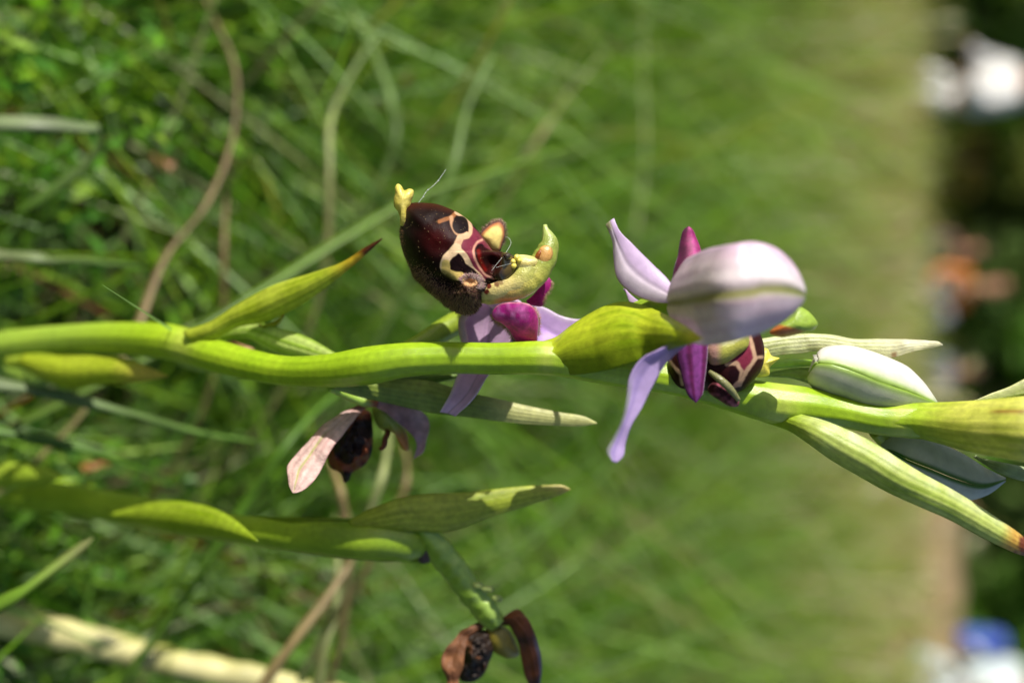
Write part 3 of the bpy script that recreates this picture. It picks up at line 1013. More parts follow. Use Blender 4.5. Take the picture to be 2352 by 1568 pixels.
single('grass_blade', [(725, 1600, .23), (745, 1500, .23), (770, 1390, .235), (775, 1290, .24), (770, 1180, .25)], .0038, .0026, PALE,
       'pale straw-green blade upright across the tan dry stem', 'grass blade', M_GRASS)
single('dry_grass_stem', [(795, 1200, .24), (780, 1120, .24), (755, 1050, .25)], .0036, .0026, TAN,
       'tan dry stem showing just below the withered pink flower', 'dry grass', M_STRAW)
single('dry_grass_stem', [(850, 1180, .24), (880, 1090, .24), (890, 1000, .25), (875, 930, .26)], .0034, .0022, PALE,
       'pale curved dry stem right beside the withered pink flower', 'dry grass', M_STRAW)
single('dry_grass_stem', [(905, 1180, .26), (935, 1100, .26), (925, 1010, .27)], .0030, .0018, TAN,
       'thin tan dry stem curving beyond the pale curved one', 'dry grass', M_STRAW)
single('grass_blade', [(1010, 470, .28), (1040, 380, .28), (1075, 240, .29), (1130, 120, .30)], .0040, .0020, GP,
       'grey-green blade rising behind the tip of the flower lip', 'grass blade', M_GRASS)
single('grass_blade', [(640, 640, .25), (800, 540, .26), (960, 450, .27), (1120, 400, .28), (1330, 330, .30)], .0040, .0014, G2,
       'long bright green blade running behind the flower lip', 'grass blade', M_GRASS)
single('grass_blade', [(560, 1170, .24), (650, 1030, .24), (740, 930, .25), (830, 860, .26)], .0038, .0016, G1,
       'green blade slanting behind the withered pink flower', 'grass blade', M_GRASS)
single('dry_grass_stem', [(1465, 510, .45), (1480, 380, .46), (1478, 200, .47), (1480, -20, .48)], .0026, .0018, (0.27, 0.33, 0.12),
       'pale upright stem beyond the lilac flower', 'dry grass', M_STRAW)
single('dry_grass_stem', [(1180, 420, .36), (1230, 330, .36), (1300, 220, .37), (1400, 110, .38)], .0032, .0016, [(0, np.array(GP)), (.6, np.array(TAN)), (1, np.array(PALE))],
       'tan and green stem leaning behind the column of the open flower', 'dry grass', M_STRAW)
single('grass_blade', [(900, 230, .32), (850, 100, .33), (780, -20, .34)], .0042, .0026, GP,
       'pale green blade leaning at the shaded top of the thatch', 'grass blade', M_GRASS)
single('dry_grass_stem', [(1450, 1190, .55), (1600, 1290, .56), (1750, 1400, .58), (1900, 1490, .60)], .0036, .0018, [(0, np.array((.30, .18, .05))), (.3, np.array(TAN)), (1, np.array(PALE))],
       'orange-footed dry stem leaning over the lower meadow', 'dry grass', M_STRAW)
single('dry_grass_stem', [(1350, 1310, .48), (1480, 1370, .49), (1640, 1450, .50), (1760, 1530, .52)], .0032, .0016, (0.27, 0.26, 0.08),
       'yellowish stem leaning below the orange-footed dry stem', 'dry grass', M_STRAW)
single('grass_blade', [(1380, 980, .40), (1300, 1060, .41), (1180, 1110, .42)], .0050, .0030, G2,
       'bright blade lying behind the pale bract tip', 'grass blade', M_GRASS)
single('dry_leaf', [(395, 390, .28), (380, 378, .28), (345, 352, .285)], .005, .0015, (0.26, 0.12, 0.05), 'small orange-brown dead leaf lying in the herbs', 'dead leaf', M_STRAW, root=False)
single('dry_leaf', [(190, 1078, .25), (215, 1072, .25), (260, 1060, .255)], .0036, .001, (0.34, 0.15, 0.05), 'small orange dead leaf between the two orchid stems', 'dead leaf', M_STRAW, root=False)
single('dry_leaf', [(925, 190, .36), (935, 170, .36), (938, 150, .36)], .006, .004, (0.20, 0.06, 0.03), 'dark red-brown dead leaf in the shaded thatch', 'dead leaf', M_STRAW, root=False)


def cream_stalk():
    """thick pale cream stalk with knobbly remains of flowers along one side"""
    path = [(-120, 1395, -76, 30), (0, 1428, -76, 32), (180, 1462, -76, 33), (330, 1500, -75, 30), (480, 1535, -74, 30), (640, 1570, -74, 30), (800, 1605, -74, 27)]
    c0 = P(-120, 1395, -76)
    base = np.array([c0[0] + .01, c0[1] + 0.03, 0.0])
    t = thing('cream_stalk', base, 'thick pale cream dry stalk crossing low beside the shaded orchid', 'dry stalk')
    cream, yel = L(205, 198, 140), L(165, 170, 70)

    def cf(s, tt, px, py):
        return mix(np.tile(cream, (len(s), 1)), yel, np.clip(0.5 + 0.6 * np.cos((tt - 0.75) * 6.283) + 0.4 * nz(px, py, .03), 0, 1))
    tail = np.array([[base[0], base[1], -0.004, .0035], [*(c0 * .5 + base * .5), .0036]])
    tube('stalk', path, cf, M_STRAW, t, base, n=50, m=14, world_tail=tail, lump=0.25)
    for (x, y, w) in ((230, 1468, 34), (95, 1440, 26), (430, 1530, 30), (560, 1545, 26), (330, 1505, 26)):
        inflate('bract_scale', [(x - w, y), (x - w * .3, y - 14), (x + w * .8, y - 12), (x + w * 1.3, y + 4), (x + w * .5, y + 16), (x - w * .5, y + 14)], (x, y), -74, 2.2, 1.5,
                lambda px, py, r: np.tile(L(215, 210, 160), (len(px), 1)), M_STRAW, t, base, nr=6, na=16)


cream_stalk()


# ================================================================== the orchid in front
c0 = P(-80, 815, -53.6)
BASE = np.array([c0[0] + 0.002, c0[1] + 0.012, 0.0])
ORCHID = thing('bee_orchid', BASE, 'sunlit bee orchid with open dark-lipped flower and lilac flower on its stem', 'orchid', )
STEMC = L(154, 182, 36); STEMD = L(132, 164, 24); STEMY = L(182, 192, 84)


def c_stem(s, t, px, py):
    c = mix(np.tile(STEMC, (len(s), 1)), STEMD, np.clip(0.5 + 0.5 * nz(px, py, .02), 0, 1))
    c = c * (1 + .10 * vnoise(np.stack([np.cos(t * 6.283) * 7, np.sin(t * 6.283) * 7, px * .004], 1)) + .06 * nz(px, py, .09, 3))[:, None]
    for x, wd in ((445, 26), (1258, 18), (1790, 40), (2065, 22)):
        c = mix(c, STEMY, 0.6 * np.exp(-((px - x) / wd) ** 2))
    c = mix(c, L(150, 175, 85), 0.45 * sm(400 - px, 0, 300))
    return c


stem_path = [(-80, 815, -53.98, 40), (0, 800, -48, 38), (152, 781, -38.38, 36), (300, 778, -29.09, 39), (400, 787, -23, 41), (494, 816, -17.16, 38), (570, 836, -12.78, 35), (646, 850, -9.5, 34), (760, 850, -4.86, 39), (850, 838, -2.5, 44),
             (930, 826, -1.5, 40), (1000, 822, -1, 37), (1150, 823, 0, 37), (1260, 822, 1, 39), (1400, 845, 1, 38), (1550, 870, 0.5, 37), (1680, 902, 0, 40), (1780, 925, 0, 46), (1850, 932, 0, 44),
             (1930, 944, 0, 37), (2020, 962, 0.5, 36), (2080, 965, 1, 40), (2200, 968, 2, 45), (2352, 985, 4, 55), (2470, 1000, 6, 50), (2600, 1010, 8, 30)]
STEM = tube('stem', stem_path, c_stem, M_STEM, ORCHID, BASE, n=240, m=44, ridges=0.018, nr=11, lump=0.025,
            world_tail=[[BASE[0], BASE[1], -0.006, 0.0030], [BASE[0] + 0.001, BASE[1] - 0.004, 0.06, 0.0026]])


def vein(t, k, sharp=3.0):
    return np.clip(np.cos(t * 2 * math.pi * k), 0, 1) ** sharp


def c_bract(light, dark, tip=None, tip_at=0.8, k=5, amt=0.35, tip_w=0.15, seed=0.0):
    light = np.array(light); dark = np.array(dark)

    def f(s, t, px, py):
        c = mix(np.tile(light, (len(s), 1)), dark, np.clip(amt * vein(t, k, 1.5) + 0.2 + 0.35 * nz(px, py, .022, seed) + 0.45 * vnoise(np.stack([t * 22 + seed, s * 5, s * 0 + 2.2], 1)), 0, 1))
        c = c * (1 + 0.14 * vnoise(np.stack([t * 34 + seed, s * 9, s * 0 + 8.2], 1)))[:, None]
        if tip is not None:
            c = mix(c, tip, sm(s + 0.04 * nz(px, py, .05, seed), tip_at - tip_w, tip_at + 0.03))
        return c
    return f


# bract low on the stem, hugging it
loft('bract', Z4([(150, 780, -40.02), (350, 790, -35.42), (560, 790, -31.76), (760, 805, -28.29), (900, 860, -26.59), (1015, 912, -25.23)]),
     Z4([(120, 860, -40.41), (260, 940, -36.59), (420, 985, -33.53), (620, 965, -30.01), (850, 950, -27.19), (1015, 918, -25.23)]),
     c_bract(L(175, 190, 51.31), L(135, 158, 0.78), L(205, 190, 81.7), 0.85, tip_w=0.25), M_BRACT, ORCHID, BASE, bulge=0.28, thick=0.7)
loft('bract', Z7([(40, 10, -42.59), (300, -20, -38.92), (620, 0, -34.73), (900, 30, -31.01), (990, 60, -30.15)]),
     Z7([(60, 90, -42.38), (300, 110, -38.92), (560, 120, -35.32), (850, 95, -31.49), (990, 66, -30.15)]),
     c_bract(L(170, 190, 65.51), L(140, 165, 25.42)), M_BRACT, ORCHID, BASE, bulge=0.2, thick=0.8)
# long bract with the burnt brown tip
loft('bract', Z4([(1110, 640, -18.25), (1260, 590, -16.74), (1420, 490, -15.17), (1640, 370, -13.09), (1900, 285, -10.8), (2080, 220, -9.36), (2200, 140, -8.52), (2310, 80, -8)]),
     Z4([(1180, 720, -17.54), (1300, 690, -16.34), (1440, 620, -14.97), (1600, 590, -13.46), (1760, 520, -12.01), (1920, 420, -10.63), (2060, 310, -9.51), (2190, 200, -8.58), (2312, 88, -7.99)]),
     lambda s, t, px, py: mix(mix(c_bract(L(178, 190, 61.12), L(140, 160, 13.96))(s, t, px, py), L(190, 150, 31.17), 0.8 * sm(s, .68, .86)), L(80, 35, 3.71), sm(s + .03 * nz(px, py, .06), .85, .9)),
     M_BRACT, ORCHID, BASE, ns=70, bulge=0.30, thick=0.5, veins=1.0)
loft('bract', Z4([(1560, 620, -15.38), (1640, 590, -14.87), (1720, 535, -14.38)]), Z4([(1580, 610, -15.25), (1680, 605, -14.62), (1722, 540, -14.37)]),
     c_bract(L(170, 180, 53), L(150, 140, 33), L(130, 50, 18), 0.95), M_BRACT, ORCHID, BASE, ns=16, nt=7, bulge=.1)
# the fold below it that hides the foot of an old flower
loft('bract', Z4([(1250, 690, -21.52), (1400, 620, -18.46), (1540, 592, -16.58), (1720, 630, -14.25), (1880, 690, -12.27), (2010, 765, -10.75), (2120, 830, -9.54)]),
     Z4([(1260, 730, -21.38), (1400, 690, -18.46), (1500, 690, -17.11), (1600, 740, -15.79), (1720, 800, -14.25), (1850, 830, -12.63), (2100, 850, -9.75)]),
     lambda s, t, px, py: mix(mix(np.tile(L(190, 210, 113.93), (len(s), 1)), L(140, 175, 33.6), vein(t, 2.5, 1.0) * 0.8), L(120, 155, 13.47), sm(.3 - s, 0, .3)), M_BRACT, ORCHID, BASE, bulge=.2, thick=.8, veins=1.5)
inflate('old_flower_stub', Z4([(1340, 715), (1400, 705), (1470, 725), (1540, 755), (1500, 785), (1420, 765), (1360, 740)]), Z4([(1440, 745)])[0], -20, 1.0, 1.0,
        lambda px, py, r: mix(np.tile(L(150, 60, 40), (len(px), 1)), L(190, 150, 110), sm(px, 520, 575)), M_DRY, ORCHID, BASE, nr=8, na=24)
# lit scrap of a bract seen below the stem, and the long bract behind it with the pale tip
loft('bract', [(405, 830, -23.9), (450, 826, -23.01), (500, 848, -22.05)], [(408, 838, -23.84), (440, 852, -23.2), (495, 856, -22.14)],
     c_bract(L(190, 205, 123), L(150, 180, 53)), M_BRACT, ORCHID, BASE, ns=16, nt=7, bulge=.2)
B3A = [(760, 870, -5), (840, 862, -6.5), (920, 868, -7.5), (1000, 877, -8), (1060, 897, -8), (1130, 912, -8), (1200, 929, -8), (1290, 947, -8), (1345, 957, -8), (1371, 970, -8)]
B3B = [(765, 893, -5), (820, 910, -6.5), (900, 928, -7.5), (980, 946, -8), (1050, 955, -8), (1120, 964, -8), (1190, 972, -8), (1280, 977, -8), (1340, 978, -8), (1371, 973, -8)]


def c_b3(s, t, px, py):
    c = mix(np.tile(L(150, 165, 75), (len(s), 1)), L(112, 135, 45), np.clip(.4 * vein(t, 6, 1.5) + .3 + .4 * nz(px, py, .03), 0, 1))
    return mix(c, L(196, 196, 130), sm(px, 1080, 1200))


loft('bract', B3A, B3B, c_b3, M_BRACT, ORCHID, BASE, ns=70, bulge=.16, thick=.5, veins=1.2)
loft('bract', [(770, 876, -6), (870, 868, -8), (960, 862, -10), (1060, 858, -11)], [(770, 890, -6), (880, 890, -8), (980, 884, -10), (1060, 866, -11)],
     c_bract(L(110, 140, 35), L(85, 115, 25)), M_BRACT, ORCHID, BASE, ns=30, nt=9, bulge=.2)
# broad bract nearest the lens, wrapped round the lilac flower's ovary
loft('bract', [(1240, 785, .9), (1275, 774, .9), (1310, 748, 1), (1350, 722, 1.5), (1395, 700, 2.5), (1432, 692, 3.5), (1480, 702, 5.5), (1540, 728, 11), (1585, 755, 16), (1613, 776, 18.5)],
     [(1240, 859, .9), (1290, 862, 1.5), (1350, 858, 4), (1410, 847, 6.5), (1460, 832, 8), (1505, 815, 9.5), (1550, 800, 14.5), (1585, 790, 17), (1613, 779, 18.5)],
     lambda s, t, px, py: mix(mix(c_bract(L(172, 184, 40), L(128, 152, 11.51), amt=.3, k=4)(s, t, px, py), L(96, 122, 7.16), .65 * sm(t, .45, .95)), L(190, 180, 58.2), sm(s, .86, .98)),
     M_SHEATH, ORCHID, BASE, ns=80, nt=41, bulge=.22, sb=[2.3, 1.8, 1.3, 1, 1, 1, 1, .8, .6], thick=.7, veins=.6)
# pale papery bract beyond the lilac flower
loft('bract', Z3([(160, 200, -2), (300, 178, -2), (480, 163, -2), (640, 172, -2), (770, 196, -2), (920, 194, -2), (1100, 201, -1.5), (1230, 207, -1), (1290, 215, -1), (1312, 230, -1)]),
     Z3([(180, 330, -2), (300, 298, -2), (440, 285, -2), (560, 270, -2), (700, 290, -2), (850, 300, -2), (990, 312, -1.5), (1130, 275, -1), (1250, 250, -1), (1312, 236, -1)]),
     lambda s, t, px, py: mix(mix(mix(np.tile(L(214, 216, 170), (len(s), 1)), L(178, 188, 105), np.clip(.5 * vein(t, 4, 1) + .3 * nz(px, py, .04), 0, 1)), L(225, 222, 190), sm(s, .6, .8)), L(165, 120, 70), .8 * sm(nz(px, py, .055, 4), .45, .75) * sm(t, .4, .9)),
     M_BRACT, ORCHID, BASE, ns=70, bulge=.16, thick=.35, wav=.25, veins=1.5)
loft('bract', Z3([(230, 405, -4), (400, 375, -4), (560, 380, -4), (700, 420, -4)]), Z3([(200, 430, -4), (380, 440, -4), (540, 490, -4), (700, 540, -4)]),
     c_bract(L(165, 190, 90), L(120, 155, 40)), M_BRACT, ORCHID, BASE, ns=24, nt=9, bulge=.2)
# long bract forking downwards on the right with its rusty tip
loft('bract', Z3([(250, 560, -1), (420, 652, 1.5), (560, 690, 4), (760, 770, 5), (930, 860, 5.5), (1060, 945, 6), (1200, 1030, 6), (1350, 1110, 6), (1500, 1200, 6), (1650, 1300, 6), (1812, 1415, 6), (1900, 1500, 6)]),
     Z3([(200, 705, -1), (385, 775, 1.5), (480, 840, 4), (620, 940, 4.5), (800, 1045, 5), (1000, 1155, 5.5), (1180, 1235, 6), (1350, 1310, 6), (1520, 1400, 6), (1680, 1480, 6), (1790, 1525, 6), (1900, 1545, 6)]),
     lambda s, t, px, py: mix(mix(mix(mix(c_bract(L(176, 188, 100), L(136, 160, 48), amt=.4, k=4)(s, t, px, py), STEMC, sm(.2 - s, 0, .15)), L(200, 205, 165), .6 * sm(.42 - t, 0, .3) * sm(px, 1830, 1880) * (.5 + .5 * nz(px, py, .05))), L(186, 148, 66), sm(s, .84, .9)), L(112, 58, 34), sm(s + .03 * nz(px, py, .1), .905, .93)),
     M_SHEATH, ORCHID, BASE, ns=90, nt=33, bulge=.28, sb=[1.3, 1.2, 1, 1, 1, 1, 1, 1, 1], thick=.8, veins=1.2)
# large yellowish bract wrapping the stem head, and a pale one rising from it
loft('bract', Z3([(1000, 597, .8), (1150, 590, 1.6), (1300, 585, 3), (1450, 578, 5), (1620, 566, 7), (1812, 548, 9), (2000, 540, 9)]),
     Z3([(1000, 792, .8), (1150, 808, 1.6), (1300, 845, 3), (1450, 885, 5), (1600, 918, 7), (1812, 955, 9), (2000, 990, 9)]),
     lambda s, t, px, py: mix(mix(c_bract(L(198, 198, 92), L(168, 178, 55), k=6, amt=.4)(s, t, px, py), STEMC, sm(.5 - s, 0, .45)), L(130, 80, 30), .8 * sm(px, 2270, 2310) * np.exp(-((t - .22) / .035) ** 2)),
     M_SHEATH, ORCHID, BASE, ns=60, nt=33, bulge=.30, sb=[1.62, 1.6, 1.4, 1.2, 1, 1, 1], thick=.6, veins=1.0)
loft('bract', Z3([(1515, 572, 3), (1600, 535, 3), (1720, 490, 3), (1830, 435, 3), (1950, 400, 3)]), Z3([(1520, 578, 3), (1640, 568, 3), (1760, 548, 3), (1850, 530, 3), (1950, 480, 3)]),
     c_bract(L(215, 216, 165), L(180, 190, 105)), M_BRACT, ORCHID, BASE, ns=24, nt=9, bulge=.1)


# ------------------------------------------------------------------ buds
def c_bud(main, low, rib, ribs):
    def f(s, t, px, py):
        c = mix(np.tile(np.array(main), (len(s), 1)), low, np.clip(sm(t, .55, .95) + .2 * nz(px, py, .03), 0, 1))
        for (t0, wd) in ribs:
            c = mix(c, rib, np.exp(-((t - t0) / wd) ** 2))
        return mix(c, rib, .5 * sm(s, .9, 1))
    return f


BUD = tube('bud', Z3([(230, 360, -3.5, 20), (380, 345, -3.5, 26), (520, 345, -4, 16)]), lambda s, t, px, py: np.tile(L(150, 190, 60), (len(s), 1)), M_STEM, ORCHID, BASE, n=24, m=12, ridges=.08)
for args in ((Z3([(496, 400, -1.5), (520, 320, -1.5), (570, 262, -2), (680, 236, -2), (770, 240, -2), (900, 278, -1.8), (1020, 325, -1.5), (1120, 380, -1), (1190, 450, -.5), (1250, 540, 0), (1285, 588, .5)]),
              Z3([(500, 410, 0), (530, 350, 1.4), (600, 348, 2.2), (700, 372, 2.6), (800, 410, 2.8), (900, 450, 2.8), (1000, 486, 2.6), (1100, 520, 2.2), (1180, 552, 1.8), (1250, 580, 1.2), (1285, 594, .6)]),
              c_bud(L(236, 232, 226), L(225, 226, 205), L(150, 185, 60), [(.98, .10)]), .16),
             (Z3([(498, 408, 0), (530, 352, 1.4), (600, 350, 2.2), (700, 374, 2.6), (800, 412, 2.8), (900, 452, 2.8), (1000, 488, 2.6), (1100, 522, 2.2), (1180, 554, 1.8), (1250, 582, 1.2), (1285, 596, .6)]),
              Z3([(482, 440, -1), (500, 490, -1), (600, 540, -1), (700, 575, -1), (800, 600, -1), (900, 620, -1), (1000, 640, -1), (1100, 640, -1), (1180, 630, -.5), (1250, 612, 0), (1285, 598, .5)]),
              c_bud(L(214, 216, 196), L(165, 190, 95), L(150, 185, 60), [(0.0, .12)]), .22)):
    loft('sepal', args[0], args[1], args[2], M_SEPAL, BUD, BASE, ns=50, nt=15, bulge=args[3], thick=.4, wav=.12)
# the shaded bud under the stem
BUD2 = tube('bud', Z3([(900, 760, -3, 50), (1000, 850, -4, 60), (1080, 900, -4, 60)]), lambda s, t, px, py: np.tile(L(150, 165, 60), (len(s), 1)), M_STEM, ORCHID, BASE, n=24, m=12)
loft('sepal', Z3([(930, 840, -3), (1000, 800, -2), (1150, 800, -1), (1300, 840, -1), (1450, 910, -1), (1580, 990, -1), (1700, 1050, -1)]),
     Z3([(940, 870, -3), (1000, 890, -2), (1100, 940, -1), (1250, 1000, 0), (1400, 1060, 0), (1560, 1100, 0), (1700, 1062, -1)]),
     lambda s, t, px, py: mix(np.tile(L(205, 205, 190), (len(s), 1)), L(90, 130, 50), sm(t, .8, .96) + .4 * sm(.3 - s, 0, .3)), M_SEPAL, BUD2, BASE, bulge=.12)
loft('sepal', Z3([(940, 872, -3), (1000, 895, -2), (1100, 945, -1), (1250, 1005, 0), (1400, 1065, 0), (1560, 1105, 0), (1700, 1066, -1)]),
     Z3([(950, 900, -3), (1050, 980, -2.5), (1180, 1080, -2), (1320, 1150, -2), (1480, 1190, -2), (1600, 1150, -2), (1700, 1075, -1)]),
     lambda s, t, px, py: mix(np.tile(L(200, 205, 205), (len(s), 1)), L(90, 130, 50), sm(.2 - t, 0, .15) + .4 * sm(.3 - s, 0, .3)), M_SEPAL, BUD2, BASE, bulge=.12)
loft('bract', Z3([(1500, 920, -2), (1600, 940, -1), (1700, 960, 0), (1850, 990, 0), (2000, 1020, 0)]), Z3([(1510, 930, -2), (1600, 990, -1), (1700, 1040, 0), (1850, 1080, 0), (2000, 1090, 0)]),
     c_bract(L(165, 180, 140), L(130, 150, 90)), M_BRACT, ORCHID, BASE, ns=24, nt=9, bulge=.15)

# ------------------------------------------------------------------ the open flower in focus
FL1 = tube('flower', [(890, 826, -6, 20), (960, 795, -8, 24), (1030, 752, -9.5, 26), (1090, 722, -9.5, 26), (1140, 706, -8, 24), (1175, 695, -5, 20)],
           lambda s, t, px, py: mix(np.tile(L(125, 150, 30), (len(s), 1)), L(150, 165, 60), s), M_STEM, ORCHID, BASE, n=36, m=14, ridges=.05)
tag(FL1, 'open flower with plump dark brown lip patterned in cream')
LILAC = L(222, 188, 220); LILACD = L(196, 154, 198); LILACP = L(226, 200, 226)


def c_sepal1(s, t, px, py):
    c = mix(np.tile(LILAC, (len(s), 1)), LILACD, np.clip(.5 * vein(t - .5, 3, 2) + .3 * nz(px, py, .02), 0, 1))
    c = mix(c, L(150, 130, 150), .5 * np.exp(-((t - .5) / .03) ** 2))
    return mix(c, L(228, 208, 210), sm(.10 - t, 0, .08) + sm(t, .93, 1) * .4)


# side sepal passing behind the stem, its rolled tip hanging below
loft('sepal', [(1075, 712, -5), (1060, 740, -6), (1058, 790, -6.5), (1056, 830, -6.5), (1046, 868, -6), (1034, 905, -5), (1020, 930, -4.5), (1010, 946, -4.5)],
     [(1190, 690, -4), (1180, 740, -5), (1170, 790, -5), (1150, 830, -5), (1122, 862, -4.5), (1094, 905, -4), (1066, 936, -4), (1046, 956, -4.5)],
     c_sepal1, M_SEPAL, FL1, BASE, ns=60, nt=21, bulge=-.18, crease=.05, thick=.4, wav=.3)
tube('sepal_edge', Z1([(775, 1215, -5, 26), (735, 1280, -5, 28), (745, 1380, -5, 34), (760, 1460, -5.5, 30), (755, 1560, -6, 20)]), lambda s, t, px, py: np.tile(L(214, 190, 190), (len(s), 1)), M_SEPAL, FL1, BASE, n=20, m=10)
# second side sepal running right behind the near bract
loft('sepal', Z1([(1240, 1130, -5), (1330, 1140, -5.5), (1420, 1165, -6), (1560, 1232, -6), (1690, 1262, -6), (1820, 1250, -5.5), (2000, 1290, -5)]),
     Z1([(1220, 1200, -4), (1300, 1330, -4.5), (1380, 1460, -5), (1500, 1530, -5), (1650, 1550, -5), (1820, 1500, -5), (2000, 1340, -5)]),
     lambda s, t, px, py: mix(mix(np.tile(L(205, 172, 222), (len(s), 1)), L(175, 125, 210), np.clip(.6 * np.exp(-((t - .55) / .08) ** 2) + .3 * nz(px, py, .02), 0, 1)), L(232, 212, 238), sm(.15 - t, 0, .12)),
     M_SEPAL, FL1, BASE, ns=50, nt=19, bulge=-.10, crease=.03, thick=.4, wav=.2)
loft('sepal', Z1([(940, 1140, -4), (1000, 1180, -5), (1060, 1300, -6), (1080, 1450, -7), (1090, 1560, -8)]), Z1([(1240, 1130, -4), (1260, 1200, -5), (1280, 1320, -6), (1260, 1460, -7), (1200, 1560, -8)]),
     c_sepal1, M_SEPAL, FL1, BASE, ns=30, nt=15, bulge=-.1, thick=.4)
# two small magenta petals with a downy rim
MAG = L(200, 28, 152); MAGD = L(154, 14, 108); MAGL = L(222, 140, 205)


def c_mag(s, t, px, py):
    c = mix(np.tile(MAG, (len(s), 1)), MAGD, np.clip(.35 + .5 * nz(px, py, .05), 0, 1) * .8)
    return c


PET = loft('petal', Z1([(1010, 1270, 1.22), (985, 1222, 1.65), (1020, 1160, 2.22), (1090, 1130, 2.40), (1180, 1124, 2.40), (1260, 1128, 2.40), (1330, 1160, 2.22), (1368, 1225, 1.63), (1376, 1320, 0.76), (1366, 1420, -0.15)]),
           Z1([(1012, 1274, 1.18), (1060, 1295, 0.99), (1100, 1325, 0.72), (1135, 1365, 0.35), (1165, 1420, -0.15), (1190, 1455, -0.46), (1240, 1470, -0.60), (1290, 1475, -0.65), (1330, 1470, -0.60), (1366, 1440, -0.33)]),
           lambda s, t, px, py: mix(mix(c_mag(s, t, px, py), MAGL, .75 * sm(nz(px, py, .09, 2), -.2, .5) * sm(.55 - t, 0, .3) * sm(.75 - s, 0, .4)), L(190, 130, 110), .7 * (sm(.05 - t, 0, .05) + sm(t, .95, 1))),
           M_PETAL, FL1, BASE, ns=60, nt=31, bulge=.16, thick=.7, wav=.15)
PET2 = loft('petal', Z1([(1270, 1110, -3), (1330, 1060, -2.5), (1385, 990, -2), (1415, 915, -2), (1455, 900, -2)]), Z1([(1320, 1150, -3), (1415, 1152, -2.6), (1432, 1080, -2.2), (1482, 1000, -2), (1490, 945, -2)]),
            lambda s, t, px, py: mix(c_mag(s, t, px, py), L(205, 150, 130), .8 * sm(t, .88, 1)), M_PETAL, FL1, BASE, ns=36, nt=17, bulge=.18, thick=.7)


def edge_down(name, pts, n, ln, col, parent, spread=.5, out=None):
    c = curve(pts, n)
    p = P(c[:, 0], c[:, 1], c[:, 2])
    tg = np.gradient(p, axis=0); sdv = np.cross(tg, -FW); sdv /= np.linalg.norm(sdv, axis=1)[:, None]
    if out is not None:
        oc = P(out[0], out[1], c[:, 2].mean())
        sgn = np.sign(((p - oc) * sdv).sum(1)); sdv = sdv * sgn[:, None]
    d = sdv + spread * rng.normal(size=p.shape)
    p = p + rng.normal(size=p.shape) * .00008
    hairs(name, p, d, ln * .001 * (.5 + rng.random(n)), np.full(n, .000022), np.array(col)[rng.integers(len(col), size=n)], M_HAIR, parent, BASE)


edge_down('down', Z1([(990, 1222, -.8), (1012, 1274, -1.3), (1060, 1296, -.9), (1100, 1326, -.7), (1135, 1366, -.7), (1165, 1420, -.9), (1190, 1455, -1.2)]), 500, .35, [L(210, 170, 120), L(190, 120, 110), L(220, 190, 150)], PET, out=Z1([(1240, 1260)])[0])
edge_down('down', Z1([(1330, 1160, .5), (1368, 1225, .1), (1376, 1320, -.5), (1370, 1400, -1.3)]), 320, .3, [L(210, 170, 120), L(200, 120, 130), L(225, 195, 155)], PET, out=Z1([(1200, 1260)])[0])
edge_down('down', Z1([(1490, 945, -1.9), (1482, 1000, -1.9), (1432, 1080, -2.1), (1415, 1150, -2.5)]), 220, .25, [L(215, 175, 140), L(225, 195, 165)], PET2, out=Z1([(1380, 1030)])[0])


# ---- the lip: plump, velvety, cream network on near-black brown
def seg0(px, py, pts):
    d = np.full(len(px), 1e9)
    for (a, b) in zip(pts[:-1], pts[1:]):
        a = np.array(a, float); b = np.array(b, float)
        ab = b - a
        t = np.clip(((px - a[0]) * ab[0] + (py - a[1]) * ab[1]) / (ab @ ab), 0, 1)
        d = np.minimum(d, np.hypot(px - a[0] - t * ab[0], py - a[1] - t * ab[1]))
    return d


def seg(px, py, pts):
    return seg0(px, py, pts)


def inpoly(px, py, poly):
    poly = curve(poly, 4 * len(poly), closed=True)
    inside = np.zeros(len(px), bool)
    j = len(poly) - 1
    for i in range(len(poly)):
        a, b = poly[i], poly[j]
        cnd = ((a[1] > py) != (b[1] > py)) & (px < (b[0] - a[0]) * (py - a[1]) / (b[1] - a[1] + 1e-9) + a[0])
        inside ^= cnd
        j = i
    d = seg0(px, py, [tuple(q) for q in poly] + [tuple(poly[0])])
    return np.where(inside, -d, d)


CREAM = L(214, 184, 146); CREAMY = L(206, 180, 104); PINKC = L(196, 158, 124); DK = L(20, 4, 5); DKR = L(56, 5, 6); PLUM = L(112, 40, 58); ORG = L(132, 84, 50)


